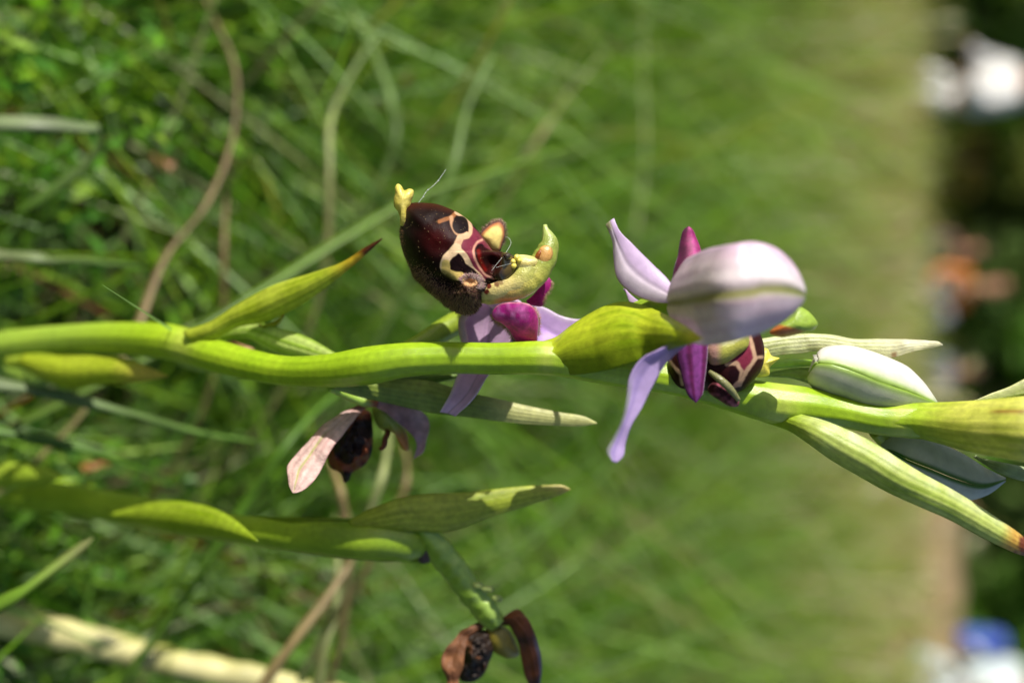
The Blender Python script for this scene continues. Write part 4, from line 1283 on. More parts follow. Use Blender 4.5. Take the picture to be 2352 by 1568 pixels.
def c_lip(px, py, rr):
    x = (px - 859.6) / .27405; y = (py - 386.8) / .27405        # coordinates of the enlarged view
    j = 2 * nz(x, y, .03, 5.0); x = x + j; y = y + 2 * nz(x, y, .03, 9.0)
    def seg(px, py, pts): return seg0(px, py, [tuple(q) for q in curve(pts, 22)] if len(pts) > 2 else pts)
    n = len(x)
    c = np.tile(DK, (n, 1))
    c = mix(c, DKR, np.exp(-(((x - 540) / 130) ** 2 + ((y - 600) / 110) ** 2)) * .9)
    c = mix(c, L(60, 20, 10), sm(rr, .8, 1) * sm(480 - y, 0, 150) * .8)

    def put(c, d, r, col, e=5.0):
        return mix(c, col, sm(r + e - d, 0, 2 * e))
    # plum shield
    c = put(c, inpoly(x, y, [(805, 475), (860, 520), (930, 610), (985, 690), (960, 700), (900, 630), (860, 640), (838, 690), (850, 770), (890, 850), (950, 910), (920, 930), (860, 880), (800, 800), (760, 730), (728, 660), (735, 600), (790, 580), (822, 540)]), 0, PLUM, 6)
    # cream network
    c = put(c, seg(x, y, [(548, 445), (600, 425), (645, 410), (690, 368)]), 17, ORG)
    c = put(c, seg(x, y, [(645, 410), (655, 470), (685, 530), (725, 565)]), 17, mix(np.array([ORG]), PINKC, [.5])[0])
    c = put(c, seg(x, y, [(690, 368), (745, 400), (785, 440), (808, 500), (800, 548), (760, 575), (720, 578)]), 17, PINKC)
    c = put(c, seg(x, y, [(775, 560), (730, 575), (705, 620), (690, 665)]), 30, PINKC)
    c = put(c, seg(x, y, [(690, 665), (650, 710), (605, 760), (590, 820), (605, 865)]), 38, CREAM)
    c = put(c, seg(x, y, [(600, 800), (605, 865), (660, 895), (740, 905)]), 36, CREAMY)
    c = put(c, seg(x, y, [(690, 670), (745, 715), (785, 780), (815, 840), (870, 890), (905, 940)]), 22, CREAM)
    c = put(c, seg(x, y, [(905, 600), (870, 615), (842, 650), (832, 700), (850, 770), (890, 840), (930, 890), (1010, 925)]), 9, L(196, 140, 120))
    # eyes inside the cream
    c = put(c, np.hypot((x - 722) / 70, (y - 474) / 78) * 70, 68, DK)
    c = put(c, np.minimum(np.hypot((x - 698) / 66, (y - 798) / 70) * 62, seg(x, y, [(700, 800), (770, 845), (830, 890), (890, 960), (905, 1010)]) + 22), 60, DK)
    # cavity
    c = put(c, inpoly(x, y, [(885, 645), (930, 660), (985, 690), (1090, 700), (1110, 800), (1010, 908), (940, 880), (890, 810), (858, 720)]), 0, L(44, 6, 5), 5)
    c = put(c, seg(x, y, [(872, 690), (890, 770), (930, 850)]), 14, L(104, 12, 7), 14)
    # speckles by the throat
    for (a, b, r) in ((925, 915, 24), (960, 960, 26), (970, 1000, 26), (940, 1040, 40), (990, 935, 12), (1040, 965, 18)):
        pass
    # pale hollow of the hairy side lobe
    c = put(c, np.hypot((x - 805) / 80, (y - 955) / 42) * 70, 55, L(206, 160, 112), 12)
    c = put(c, seg(x, y, [(560, 900), (640, 950), (700, 1010)]), 40, DK, 30)
    c = mix(c, L(48, 26, 18), .8 * sm(y, 960, 1060) * sm(940 - x, 0, 60))
    return c


def lip_hump(px, py):
    x = (px - 859.6) / .27405; y = (py - 386.8) / .27405
    h = 1.9 * np.exp(-(((x - 810) / 95) ** 2 + ((y - 1040) / 95) ** 2))
    h -= .6 * np.exp(-(((x - 800) / 45) ** 2 + ((y - 955) / 28) ** 2))
    h -= 1.6 * np.exp(-(((x - 990) / 75) ** 2 + ((y - 790) / 80) ** 2))
    h -= .55 * np.exp(-((inp_line(x, y)) / 40) ** 2)
    h += .12 * vnoise(np.stack([x * .012, y * .012, np.zeros_like(x)], 1))
    return h


def inp_line(x, y):
    return seg(x, y, [(540, 930), (620, 950), (690, 1000)])


LIPO = Z1([(252, 305), (320, 288), (420, 288), (520, 298), (600, 324), (690, 366), (770, 418), (830, 475), (890, 548), (945, 622), (990, 685), (1080, 702), (1130, 745), (1140, 830), (1080, 925), (1010, 985), (960, 1060), (905, 1075),
           (895, 1120), (865, 1180), (800, 1222), (730, 1208), (635, 1150), (510, 1062), (405, 955), (335, 885), (285, 800), (240, 690), (220, 600), (218, 500), (236, 410)])
LIP, lpx, lpy, lwf, lrr, (lna, lnr) = inflate('lip', LIPO, Z1([(610, 700)])[0], -.4, 4.6, 3.4, c_lip, M_LIP, FL1, BASE, tilt=(.004, -.002), nr=130, na=300, power=2.3, hump=lip_hump, ret=True)
tag(LIP, 'dark brown velvety lip with cream network pattern')


def lip_point(x, y):
    """nearest front point of the lip"""
    k = ((lpx - x) ** 2 + (lpy - y) ** 2).argmin()
    return k


def lip_hair():
    x = (lpx - 859.6) / .27405; y = (lpy - 386.8) / .27405
    W = P(lpx, lpy, lwf)
    cen = P(*Z1([(610, 700)])[0], 0.0)
    Wg = W[1:].reshape(lnr - 1, lna, 3)
    du = np.gradient(Wg, axis=0); dv = np.roll(Wg, -1, 1) - np.roll(Wg, 1, 1)
    nn = np.cross(dv, du); nn /= np.linalg.norm(nn, axis=2, keepdims=True) + 1e-12
    nn = nn.reshape(-1, 3); nn *= np.sign((nn * (-FW)).sum(1))[:, None]
    nn = np.vstack([-FW[None], nn])
    # density: thick on the side lobe, short plush along the outer rim
    lobe = np.exp(-(((x - 770) / 150) ** 2 + ((y - 1110) / 120) ** 2)) + .8 * np.exp(-(seg(x, y, [(380, 900), (520, 1010), (650, 1110)]) / 70) ** 2)
    ring = np.exp(-((np.hypot((x - 805) / 1.35, y - 965) - 66) / 20) ** 2) * (y < 1000) * (y - 900 < 1.2 * (x - 690))
    rim = sm(lrr, .86, .99) * (x < 480)
    area = lrr + .02
    wgt = (lobe * 1.0 + .35 * rim * (y > 350) + 1.1 * ring) * area * (x < 915)
    n = 6500
    k = rng.choice(len(x), size=n, p=wgt / wgt.sum())
    out = W[k] - cen; out -= FW * (out @ FW)[:, None]; out /= np.linalg.norm(out, axis=1)[:, None] + 1e-9
    lb = np.clip(lobe[k] + ring[k] * .8, 0, 1)
    d = nn[k] * .7 + out * (.7 + .4 * rim[k])[:, None] + .3 * rng.normal(size=(n, 3))
    # around the hollow the hairs comb outwards from it
    hol = P(*Z1([(800, 950)])[0], lwf[lip_point(*Z1([(800, 950)])[0])])
    hd_ = W[k] - hol
    hd_ /= np.linalg.norm(hd_, axis=1)[:, None] + 1e-9
    rg = np.clip(ring[k], 0, 1)[:, None]
    d = d * (1 - rg) + (nn[k] * .6 + hd_ * .8 + .2 * rng.normal(size=(n, 3))) * rg
    ln = (.10 + .42 * lb) * .001 * (.6 + .7 * rng.random(n))
    root = W[k] + rng.normal(size=(n, 3)) * .00004
    pal = np.array([L(70, 42, 30), L(130, 88, 62), L(205, 165, 125), L(44, 20, 18), L(150, 92, 92), L(180, 138, 100)])
    c = pal[rng.integers(len(pal), size=n)]
    pk = ring[k] > .35
    c[pk] = np.array([L(225, 190, 190), L(205, 150, 165), L(235, 215, 200)])[rng.integers(3, size=pk.sum())]
    hairs('hair', root, d, ln, np.full(n, .00003), c, M_HAIR, LIP, BASE)


lip_hair()
# pollen grains and dust on the dark velvet
k = rng.choice(len(lpx), size=110, p=(lrr * (lrr < .9)) / (lrr * (lrr < .9)).sum())
dp = P(lpx[k], lpy[k], lwf[k] + .03)
hairs('pollen_dust', dp, rng.normal(size=(110, 3)), np.full(110, .00007), np.full(110, .00003), np.tile(L(225, 200, 140), (110, 1)), M_HAIR, LIP, BASE)

# yellow appendage at the lip's end
inflate('lip_appendage', Z1([(222, 480), (214, 410), (196, 360), (168, 325), (163, 262), (174, 200), (176, 150), (198, 128), (224, 142), (255, 185), (290, 170), (328, 182), (330, 218), (312, 272), (305, 310), (285, 350), (280, 420), (262, 490)]),
        Z1([(235, 275)])[0], .6, 1.0, 1.0, lambda px, py, r: mix(np.tile(L(216, 200, 104), (len(px), 1)), L(186, 168, 60), np.clip(.5 * r + .4 * nz(px, py, .08), 0, 1)), M_COLUMN, FL1, BASE, nr=18, na=60)
# far side lobe seen past the lip
inflate('side_lobe', Z1([(885, 560), (930, 500), (1000, 452), (1055, 440), (1085, 470), (1098, 545), (1075, 640), (1050, 700), (990, 700), (940, 640)]), Z1([(1000, 590)])[0], -3.4, 1.1, 1.6,
        lambda px, py, r: mix(mix(np.tile(L(222, 200, 120), (len(px), 1)), L(170, 110, 70), sm(r, .62, .85)), L(96, 62, 60), sm(r, .84, .97)), M_LIP, FL1, BASE, nr=22, na=60)
edge_down('down', Z1([(890, 556, -3.3), (930, 500, -3.3), (1000, 452, -3.3), (1055, 440, -3.3), (1085, 470, -3.3), (1098, 545, -3.3), (1075, 640, -3.3)]), 420, .3, [L(150, 105, 95), L(120, 85, 80), L(190, 160, 140)], LIP, out=Z1([(1000, 590)])[0])

# column: yellow-green, hooked, with anther pouch and pollen knobs
YEL = L(212, 200, 92); YGR = L(150, 172, 50); YPL = L(228, 214, 130)


def c_col(s, t, px, py):
    x = (px - 859.6) / .27405
    c = mix(np.tile(L(206, 186, 112), (len(s), 1)), L(176, 172, 82), sm(s, .2, .5))
    c = mix(c, L(138, 150, 66), sm(s, .50, .72))
    c = mix(c, L(160, 174, 96), sm(s, .82, .95))
    c = c * (1 + .12 * nz(px + 40 * t, py, .12))[:, None]
    return mix(c, L(176, 120, 50), .5 * np.exp(-((s - .25) / .12) ** 2) * (np.cos((t - .25) * 6.283) > .3))


COLM = tube('column', Z1([(880, 1098, .4, 30), (960, 1072, 1.0, 72), (1060, 1035, 1.4, 92), (1160, 1000, 1.6, 108), (1260, 950, 1.5, 120), (1340, 880, 1.3, 116), (1405, 790, 1.2, 108), (1450, 700, 1.1, 96), (1468, 620, 1.0, 74), (1452, 555, .9, 46), (1436, 510, .8, 26), (1431, 474, .7, 17)]),
            c_col, M_COLUMN, FL1, BASE, n=80, m=28, depth=.85, lump=.05)
# rim that cups the wet stigma


def z1x(px): return (px - 859.6) / .27405
def z1y(py): return (py - 386.8) / .27405


inflate('stigma', Z1([(990, 905), (1005, 840), (1040, 770), (1072, 712), (1125, 703), (1165, 730), (1198, 800), (1185, 860), (1130, 915), (1075, 942)]), Z1([(1100, 820)])[0], 2.3, .7, 2.2,
        lambda px, py, r: mix(mix(np.tile(L(92, 74, 30), (len(px), 1)), L(44, 12, 8), sm(1110 - z1x(px), 0, 60)), L(44, 34, 18), sm(r, .75, 1) * .7), M_GLOSS, FL1, BASE, nr=26, na=60)
inflate('stigma_knob', Z1([(1080, 740), (1085, 712), (1115, 702), (1145, 715), (1152, 745), (1130, 768), (1098, 765)]), Z1([(1115, 735)])[0], 2.9, .8, .8,
        lambda px, py, r: np.tile(L(60, 50, 40), (len(px), 1)), M_GLOSS, FL1, BASE, nr=12, na=32)
loft('throat_rim', Z1([(905, 985, 2.0), (980, 965, 2.3), (1050, 940, 2.5), (1110, 928, 2.6), (1165, 885, 2.6), (1195, 850, 2.6), (1225, 800, 2.4)]),
     Z1([(900, 1100, 1.4), (1000, 1100, 2.0), (1090, 1075, 2.3), (1180, 1040, 2.5), (1270, 990, 2.6), (1340, 920, 2.5), (1390, 850, 2.2)]),
     lambda s, t, px, py: mix(mix(np.tile(L(208, 190, 122), (len(s), 1)), L(168, 168, 84), sm(s, .45, .95)), L(96, 34, 22), np.maximum.reduce([sm(26 - np.hypot(z1x(px) - a, z1y(py) - b) + 8 * nz(px, py, .2), 0, 8) * g for (a, b, g) in ((965, 985, 1), (950, 1030, 1), (1030, 965, .8), (1060, 950, .6))])),
     M_COLUMN, FL1, BASE, ns=60, nt=21, bulge=.16, thick=.8)
inflate('anther', Z1([(1165, 770), (1200, 728), (1260, 724), (1330, 738), (1380, 760), (1370, 810), (1320, 850), (1240, 862), (1190, 840)]), Z1([(1270, 790)])[0], 1.9, .9, 1.2,
        lambda px, py, r: mix(np.tile(L(222, 208, 140), (len(px), 1)), L(190, 170, 90), np.clip(.5 + .5 * np.sin(z1y(py) * .12), 0, 1) * .7), M_COLUMN, FL1, BASE, nr=20, na=50)
for (x, y, r) in ((1165, 780, 24), (1195, 745, 26), (1168, 815, 26), (1215, 770, 22)):
    an = np.linspace(0, 6.283, 12, endpoint=False)
    inflate('pollen_knob', Z1([(x + r * math.cos(a), y + r * math.sin(a)) for a in an]), Z1([(x, y)])[0], 2.7, .35, .35,
            lambda px, py, r: np.tile(L(228, 208, 96), (len(px), 1)), M_COLUMN, FL1, BASE, nr=8, na=24)
inflate('anther_pouch', Z1([(1345, 760), (1370, 700), (1395, 660), (1440, 645), (1485, 665), (1498, 715), (1480, 770), (1440, 810), (1390, 820)]), Z1([(1430, 735)])[0], 1.95, .45, 1.0,
        lambda px, py, r: mix(np.tile(L(196, 148, 84), (len(px), 1)), L(140, 82, 34), sm(1410 - z1x(px) + .25 * (z1y(py) - 730), 0, 50) + .3 * sm(r, .8, 1)), M_COLUMN, FL1, BASE, nr=18, na=50)
inflate('pouch_slit', Z1([(1348, 745), (1375, 690), (1398, 680), (1402, 710), (1385, 750), (1360, 770)]), Z1([(1380, 722)])[0], 2.1, .35, .4,
        lambda px, py, r: np.tile(L(140, 74, 26), (len(px), 1)), M_COLUMN, FL1, BASE, nr=10, na=30)

# ------------------------------------------------------------------ lilac flower seen from behind
FL2 = tube('flower', [(1300, 815, -1, 24), (1400, 770, 0, 30), (1470, 722, 2, 30), (1520, 705, 5, 28), (1556, 694, 7, 24)], lambda s, t, px, py: np.tile(L(150, 180, 50), (len(s), 1)), M_STEM, ORCHID, BASE, n=36, m=14, ridges=.05)
tag(FL2, 'lilac flower seen from behind with a broad hooded sepal')


def c_dorsal(s, t, px, py):
    c = mix(np.tile(L(238, 220, 230), (len(s), 1)), L(218, 190, 208), np.clip(.55 * vein(t + .01 * nz(px, py, .01), 8, 5) + .2 + .35 * nz(px, py, .02) + .15 * nz(px, py, .08, 4), 0, 1))
    c = mix(c, L(242, 234, 234), .8 * np.exp(-((t - .33) / .13) ** 2) * sm(s, .2, .6))  # white highlight put into the colour between upper edge and midrib
    c = mix(c, L(206, 176, 206), .6 * sm(.14 - t, 0, .12))
    tc = .52 + .02 * np.sin(s * 5)
    c = mix(c, L(140, 142, 52), .97 * np.exp(-((t - tc) / (.042 + .035 * s)) ** 2) * sm(s + .1, .0, .2))
    return mix(c, L(140, 152, 78), .8 * sm(s, .6, .92) * np.exp(-((t - tc - .01) / .08) ** 2))


loft('sepal', Z2([(528, 585, 7), (532, 500, 7.64), (545, 430, 8.59), (580, 345, 10.32), (680, 287, 14.29), (850, 246, 20.35), (1000, 229, 20.5), (1120, 265, 20.5), (1210, 345, 20), (1268, 450, 19.5), (1280, 545, 19)]),
     Z2([(530, 610, 7.07), (534, 680, 8.21), (560, 760, 9.61), (640, 822, 12.91), (740, 832, 16.88), (850, 815, 20.35), (980, 782, 20.5), (1090, 735, 20.5), (1190, 675, 20), (1255, 610, 19.5), (1281, 555, 19)]),
     c_dorsal, M_SEPAL, FL2, BASE, ns=70, nt=33, bulge=.20, crease=.025, thick=.45, wav=.15, veins=.5)
loft('sepal', Z2([(176, 92, 3), (196, 150, 3.6), (280, 240, 4.6), (400, 360, 6), (490, 450, 7), (545, 530, 8)]),
     Z2([(125, 130, 3), (165, 235, 3), (172, 330, 3.6), (190, 440, 4.6), (290, 540, 6), (420, 585, 7), (545, 590, 8)]),
     lambda s, t, px, py: mix(mix(np.tile(L(208, 184, 220), (len(s), 1)), L(228, 214, 230), sm(t, .3, .6) * sm(.97 - t, 0, .2)), L(150, 150, 74), .9 * sm(t, .95, 1) + .8 * sm(.10 - s, 0, .06) * sm(t, .3, .6)),
     M_SEPAL, FL2, BASE, ns=50, nt=21, bulge=.16, crease=.03, thick=.45, wav=.15)
loft('sepal', Z2([(235, 500, -1), (300, 560, -1), (380, 610, -1.5), (450, 650, -2)]), Z2([(240, 512, -1), (275, 600, -1), (340, 660, -1.5), (450, 690, -2)]),
     lambda s, t, px, py: np.tile(L(214, 186, 224), (len(s), 1)), M_SEPAL, FL2, BASE, ns=20, nt=9, bulge=.1)
loft('sepal', Z2([(560, 800, 13), (440, 860, 13), (345, 905, 12.5), (272, 1010, 12.5), (252, 1130, 12.5), (222, 1265, 12.5), (168, 1380, 12.5), (135, 1450, 13), (165, 1510, 13)]),
     Z2([(600, 830, 13), (545, 870, 13), (460, 965, 12.5), (392, 1080, 12.5), (335, 1195, 12.5), (270, 1305, 12.5), (240, 1400, 12.5), (226, 1480, 13), (190, 1516, 13)]),
     lambda s, t, px, py: mix(mix(np.tile(L(196, 172, 224), (len(s), 1)), L(160, 140, 200), np.clip(.7 * np.exp(-((t - .4) / .15) ** 2) + .3 * nz(px, py, .02), 0, 1)), L(120, 140, 94), .75 * sm(.30 - t, 0, .2) * sm(s, .35, .6)),
     M_SEPAL, FL2, BASE, ns=60, nt=19, bulge=-.14, crease=.02, thick=.4, wav=.2)


def c_mag2(s, t, px, py):  # light from the right put into the colour: dark left, bright right
    c = mix(np.tile(L(150, 20, 100), (len(s), 1)), L(80, 8, 56), np.clip(sm(.5 - t, 0, .25) + .3 * nz(px, py, .04), 0, 1))
    return mix(c, L(196, 60, 150), .7 * np.exp(-((t - .72) / .12) ** 2) * sm(s, .15, .5))


loft('petal', Z2([(560, 500, 6), (520, 470, 6), (520, 400, 5.5), (545, 310, 5), (560, 220, 4.5), (585, 155, 4.5), (608, 140, 4.5)]),
     Z2([(620, 500, 6), (670, 420, 6), (690, 340, 5.5), (680, 270, 5), (655, 205, 4.5), (630, 155, 4.5), (612, 141, 4.5)]), c_mag2, M_PETAL, FL2, BASE, ns=40, nt=17, bulge=.2, thick=.6)
loft('petal', Z2([(540, 800, 7), (540, 890, 7), (560, 970, 7), (582, 1060, 7), (610, 1130, 7), (648, 1166, 7)]),
     Z2([(720, 780, 7), (722, 860, 7), (714, 960, 7), (702, 1050, 7), (688, 1125, 7), (655, 1166, 7)]),
     lambda s, t, px, py: mix(mix(np.tile(L(140, 60, 140), (len(s), 1)), L(104, 12, 80), vein(t + .12, 2, 1.0)), L(80, 10, 60), .6 * sm(.2 - t, 0, .1)), M_PETAL, FL2, BASE, ns=40, nt=21, bulge=.2, thick=.6)


def c_lip2(px, py, r):
    x = (px - 1341) / .39467; y = (py - 464.2) / .39467
    c = np.tile(L(48, 18, 18), (len(x), 1))
    c = mix(c, L(120, 42, 62), sm(14 - inpoly(x, y, [(965, 800), (985, 880), (960, 950), (920, 985), (880, 930), (840, 930), (880, 880)]), 0, 16))
    for pts, rd in (([(965, 770), (985, 850), (1000, 905), (965, 960), (930, 1010), (905, 1060)], 12), ([(1000, 905), (1040, 900)], 9), ([(830, 945), (890, 935), (920, 985), (905, 1040), (880, 1065)], 11), ([(905, 1060), (870, 1075)], 10), ([(500, 925), (560, 1000), (575, 1060)], 10)):
        c = mix(c, L(186, 150, 122), sm(rd + 6 - seg(x, y, pts) + 4 * nz(x, y, .05), 0, 13))
    c = mix(c, L(36, 12, 16), sm(34 - np.hypot(x - 872, y - 1000), 0, 8))
    return c


LIP2 = inflate('lip', Z2([(490, 930), (560, 820), (700, 720), (850, 680), (980, 700), (1040, 800), (1053, 880), (1030, 980), (985, 1040), (920, 1095), (860, 1110), (760, 1100), (640, 1090), (560, 1080), (510, 1030)]), Z2([(780, 910)])[0], 2.2, 2.6, 3.0,
               c_lip2, M_LIP, FL2, BASE, nr=90, na=200, tilt=(.004, 0))
inflate('side_lobe', Z2([(720, 1085), (745, 1050), (800, 1060), (860, 1100), (905, 1150), (900, 1185), (860, 1190), (800, 1160)]), Z2([(815, 1120)])[0], 4.6, 1.2, 1.5,
        lambda px, py, r: mix(np.tile(L(60, 26, 30), (len(px), 1)), L(150, 80, 95), np.clip(.3 + .8 * nz(px, py, .12), 0, 1)), M_LIP, FL2, BASE, nr=16, na=40)
tube('lobe_ridge', Z2([(730, 985, 5.6, 12), (790, 1030, 6.2, 22), (850, 1085, 6.2, 22), (900, 1150, 5.6, 14)]), lambda s, t, px, py: np.tile(L(120, 120, 80), (len(s), 1)), M_COLUMN, FL2, BASE, n=24, m=12)
inflate('lip_appendage', Z2([(1035, 850), (1065, 850), (1095, 895), (1140, 908), (1115, 930), (1082, 965), (1080, 1005), (1050, 1015), (1000, 1015), (990, 960)]), Z2([(1045, 940)])[0], 1.0, 1.0, 1.0,
        lambda px, py, r: np.tile(L(212, 200, 84), (len(px), 1)), M_COLUMN, FL2, BASE, nr=14, na=50)
inflate('column', Z2([(1080, 760), (1150, 700), (1220, 640), (1255, 610), (1300, 630), (1340, 670), (1362, 710), (1340, 740), (1290, 752), (1230, 770), (1150, 785)]), Z2([(1220, 710)])[0], 8.0, 1.4, 2.0,
        lambda px, py, r: mix(np.tile(L(140, 165, 62), (len(px), 1)), L(176, 100, 44), sm(.62 * ((px - 1341) / .39467 - 1200) * 0 + ((py - 464.2) / .39467) - .25 * ((px - 1341) / .39467 - 1220), 720, 745)), M_COLUMN, FL2, BASE, nr=24, na=60)
inflate('column_base', Z2([(715, 850), (760, 800), (860, 780), (960, 780), (960, 830), (900, 890), (820, 940), (740, 945)]), Z2([(820, 860)])[0], 4.6, 1.2, 1.2,
        lambda px, py, r: mix(np.tile(L(160, 160, 70), (len(px), 1)), L(170, 130, 120), sm((px - 1341) / .39467, 820, 760)), M_COLUMN, FL2, BASE, nr=18, na=50)

# ------------------------------------------------------------------ withered flower hanging below the stem
FL3 = tube('flower', Z5([(430, 210, -7, 22), (500, 235, -8.5, 24), (580, 262, -9.5, 34), (660, 285, -10, 40), (720, 290, -10.5, 34)]), lambda s, t, px, py: mix(np.tile(L(160, 190, 80), (len(s), 1)), L(150, 80, 50), sm(s, .7, .95)), M_STEM, ORCHID, BASE, n=30, m=14)
tag(FL3, 'withered flower with dull pink sepals hanging below the stem')
loft('sepal', Z5([(620, 300, -10), (520, 350, -9.7), (440, 400, -8.94), (385, 435, -8.42), (330, 490, -7.58), (265, 565, -6.45), (195, 640, -5.32), (155, 695, -4.49), (160, 760, -3.51), (172, 825, -2.53), (192, 862, -1.97)]),
     Z5([(690, 310, -10), (620, 350, -9.7), (560, 430, -7.69), (510, 500, -6.63), (460, 560, -5.73), (420, 620, -4.82), (385, 690, -4.57), (350, 750, -3.66), (310, 800, -2.91), (250, 850, -2.15), (205, 864, -1.94)]),
     lambda s, t, px, py: mix(mix(mix(np.tile(L(214, 186, 178), (len(s), 1)), L(186, 144, 140), np.clip(.5 * vein(t, 4, 1.2) + .4 * nz(px, py, .03), 0, 1)), L(150, 160, 70), .9 * np.exp(-((t - .45) / .035) ** 2) * sm(s, .3, .5)), L(160, 90, 60), sm(.18 - s, 0, .15)),
     M_DRY, FL3, BASE, ns=60, nt=23, bulge=.14, crease=.05, thick=.4, wav=.25)
loft('sepal', Z5([(710, 290, -10), (800, 280, -10), (900, 310, -10), (980, 340, -10.5), (1045, 400, -11), (1050, 470, -11), (1030, 530, -11), (1010, 600, -11), (955, 645, -11)]),
     Z5([(710, 320, -10), (770, 350, -10), (830, 400, -10), (880, 440, -10.5), (930, 480, -10.5), (965, 520, -10.5), (975, 560, -11), (965, 610, -11), (950, 648, -11)]),
     lambda s, t, px, py: mix(np.tile(L(190, 160, 170), (len(s), 1)), L(150, 110, 115), np.clip(.4 + .5 * nz(px, py, .03), 0, 1)), M_DRY, FL3, BASE, ns=40, nt=15, bulge=-.2, thick=.4, wav=.3)
inflate('column', Z5([(700, 320), (750, 310), (800, 350), (850, 410), (900, 460), (920, 530), (915, 600), (885, 590), (850, 510), (800, 475), (740, 460), (705, 400)]), Z5([(790, 400)])[0], -12, 1.4, 1.4,
        lambda px, py, r: mix(np.tile(L(128, 140, 55), (len(px), 1)), L(170, 110, 50), sm(py, 975, 1010)), M_COLUMN, FL3, BASE, nr=14, na=40)
tube('curled_petal', Z5([(740, 590, -11, 12), (765, 570, -11, 17), (775, 520, -11, 18), (790, 480, -11.5, 16), (770, 440, -12, 14)]), lambda s, t, px, py: np.tile(L(120, 60, 36), (len(s), 1)), M_DRY, FL3, BASE, n=24, m=10)
inflate('lip', Z5([(600, 340), (680, 350), (695, 430), (697, 540), (690, 610), (645, 690), (560, 745), (545, 790), (520, 800), (495, 745), (430, 700), (412, 620), (450, 540), (520, 420)]), Z5([(570, 560)])[0], -12.5, 3.0, 2.5,
        lambda px, py, r: mix(mix(np.tile(L(44, 24, 20), (len(px), 1)), L(150, 78, 44), .8 * sm(nz(px, py, .05, 3), .15, .5)), L(130, 62, 34), sm((816.6 + .36548 * 420) - py, 0, 20)), M_DRY, FL3, BASE, hump=lambda px, py: .7 * nz(px, py, .06, 2.0) + .35 * nz(px, py, .15, 5.0), nr=40, na=70)

# ------------------------------------------------------------------ basal leaves of the orchid
def basal(parent, base, n, seed, lab=None):
    r = np.random.default_rng(seed)
    for i in range(n):
        a = i * 2.3 + r.random(); ln = .045 + .02 * r.random(); wd = .014
        s = np.linspace(0, 1, 14); t = np.linspace(-1, 1, 7)
        S, T = np.meshgrid(s, t, indexing='ij')
        hw = wd * .5 * np.sin(np.pi * np.clip(S * .92 + .06, 0, 1)) ** .7
        X = S * ln; Zz = .004 + .03 * S - .028 * S**2 + .25 * hw * T**2
        Y = T * hw
        ca, sa = math.cos(a), math.sin(a)
        V = np.stack([base[0] + X * ca - Y * sa, base[1] + X * sa + Y * ca, Zz], 2).reshape(-1, 3)
        V2 = V - np.array([0, 0, .0006])
        N = len(V)
        F = []
        for q in range(13):
            for j in range(6):
                k = q * 7 + j
                F.append((k, k + 7, k + 8, k + 1)); F.append((N + k, N + k + 1, N + k + 8, N + k + 7))
        C = np.tile(np.array((0.09, 0.17, 0.03)), (2 * N, 1))
        mesh_object('leaf', np.vstack([V, V2]), np.array(F), M_BRACT, parent, C, base)


basal(ORCHID, BASE, 4, 3)

# ================================================================== the second orchid, standing in its shade
d0 = P(-120, 1100, -70)
BASE2 = np.array([d0[0] + 0.002, d0[1] + 0.012, 0.0])
ORCHID2 = thing('bee_orchid', BASE2, 'shaded bee orchid with faded flowers beside the sunlit one, in its shadow', 'orchid')


def c_st2(s, t, px, py):
    return mix(np.tile(L(142, 168, 44), (len(s), 1)), L(118, 146, 30), np.clip(.5 + .5 * nz(px, py, .02), 0, 1))


tube('stem', [(-120, 1100, -70, 34), (0, 1128, -61.5, 36), (150, 1145, -51.5, 36), (280, 1168, -42.5, 36), (420, 1195, -32, 34), (560, 1216, -22.8, 33), (700, 1228, -16.3, 40), (820, 1236, -14.3, 46), (900, 1240, -13.8, 46), (960, 1252, -14, 36), (978, 1262, -14, 22)],
     c_st2, M_STEM, ORCHID2, BASE2, n=120, m=20, world_tail=[[BASE2[0], BASE2[1], -.006, .0030], [BASE2[0] + .001, BASE2[1] - .004, .06, .0026]], lump=.04)
inflate('withered_bud', [(958, 1250), (975, 1245), (990, 1262), (988, 1290), (965, 1292), (955, 1275)], (972, 1270), -14, 1.0, 1.0, lambda px, py, r: np.tile(L(84, 70, 70), (len(px), 1)), M_DRY, ORCHID2, BASE2, nr=10, na=30)
loft('bract', [(-120, 1055, -54), (-20, 1060, -49.8), (60, 1064, -46.44), (110, 1075, -44.34), (142, 1092, -43)], [(-120, 1130, -54), (-20, 1124, -49.8), (60, 1118, -46.44), (110, 1108, -44.34), (142, 1096, -43)],
     c_bract(L(168, 190, 66.6), L(140, 168, 28.95)), M_BRACT, ORCHID2, BASE2, bulge=.25, thick=.8)
loft('bract', [(255, 1178, -36), (310, 1162, -32.41), (370, 1150, -28.49), (430, 1152, -24.58), (500, 1170, -20.01), (550, 1200, -16.74), (592, 1240, -14)], [(262, 1186, -35.54), (320, 1205, -31.76), (390, 1222, -27.19), (450, 1230, -23.27), (510, 1234, -19.35), (560, 1240, -16.09), (592, 1244, -14)],
     c_bract(L(160, 182, 50.31), L(132, 160, 13.81)), M_BRACT, ORCHID2, BASE2, bulge=.25, thick=.8)
loft('bract', [(560, 1190, -22), (680, 1186, -15.8), (780, 1192, -13.7), (860, 1200, -13.2), (930, 1225, -13), (975, 1255, -13)], [(560, 1240, -22.5), (680, 1268, -16.8), (780, 1282, -14.8), (860, 1288, -14.4), (930, 1290, -14.3), (975, 1290, -14.3)],
     c_bract(L(112, 138, 23.6), L(92, 118, 13.36)), M_BRACT, ORCHID2, BASE2, bulge=.2, thick=.8)
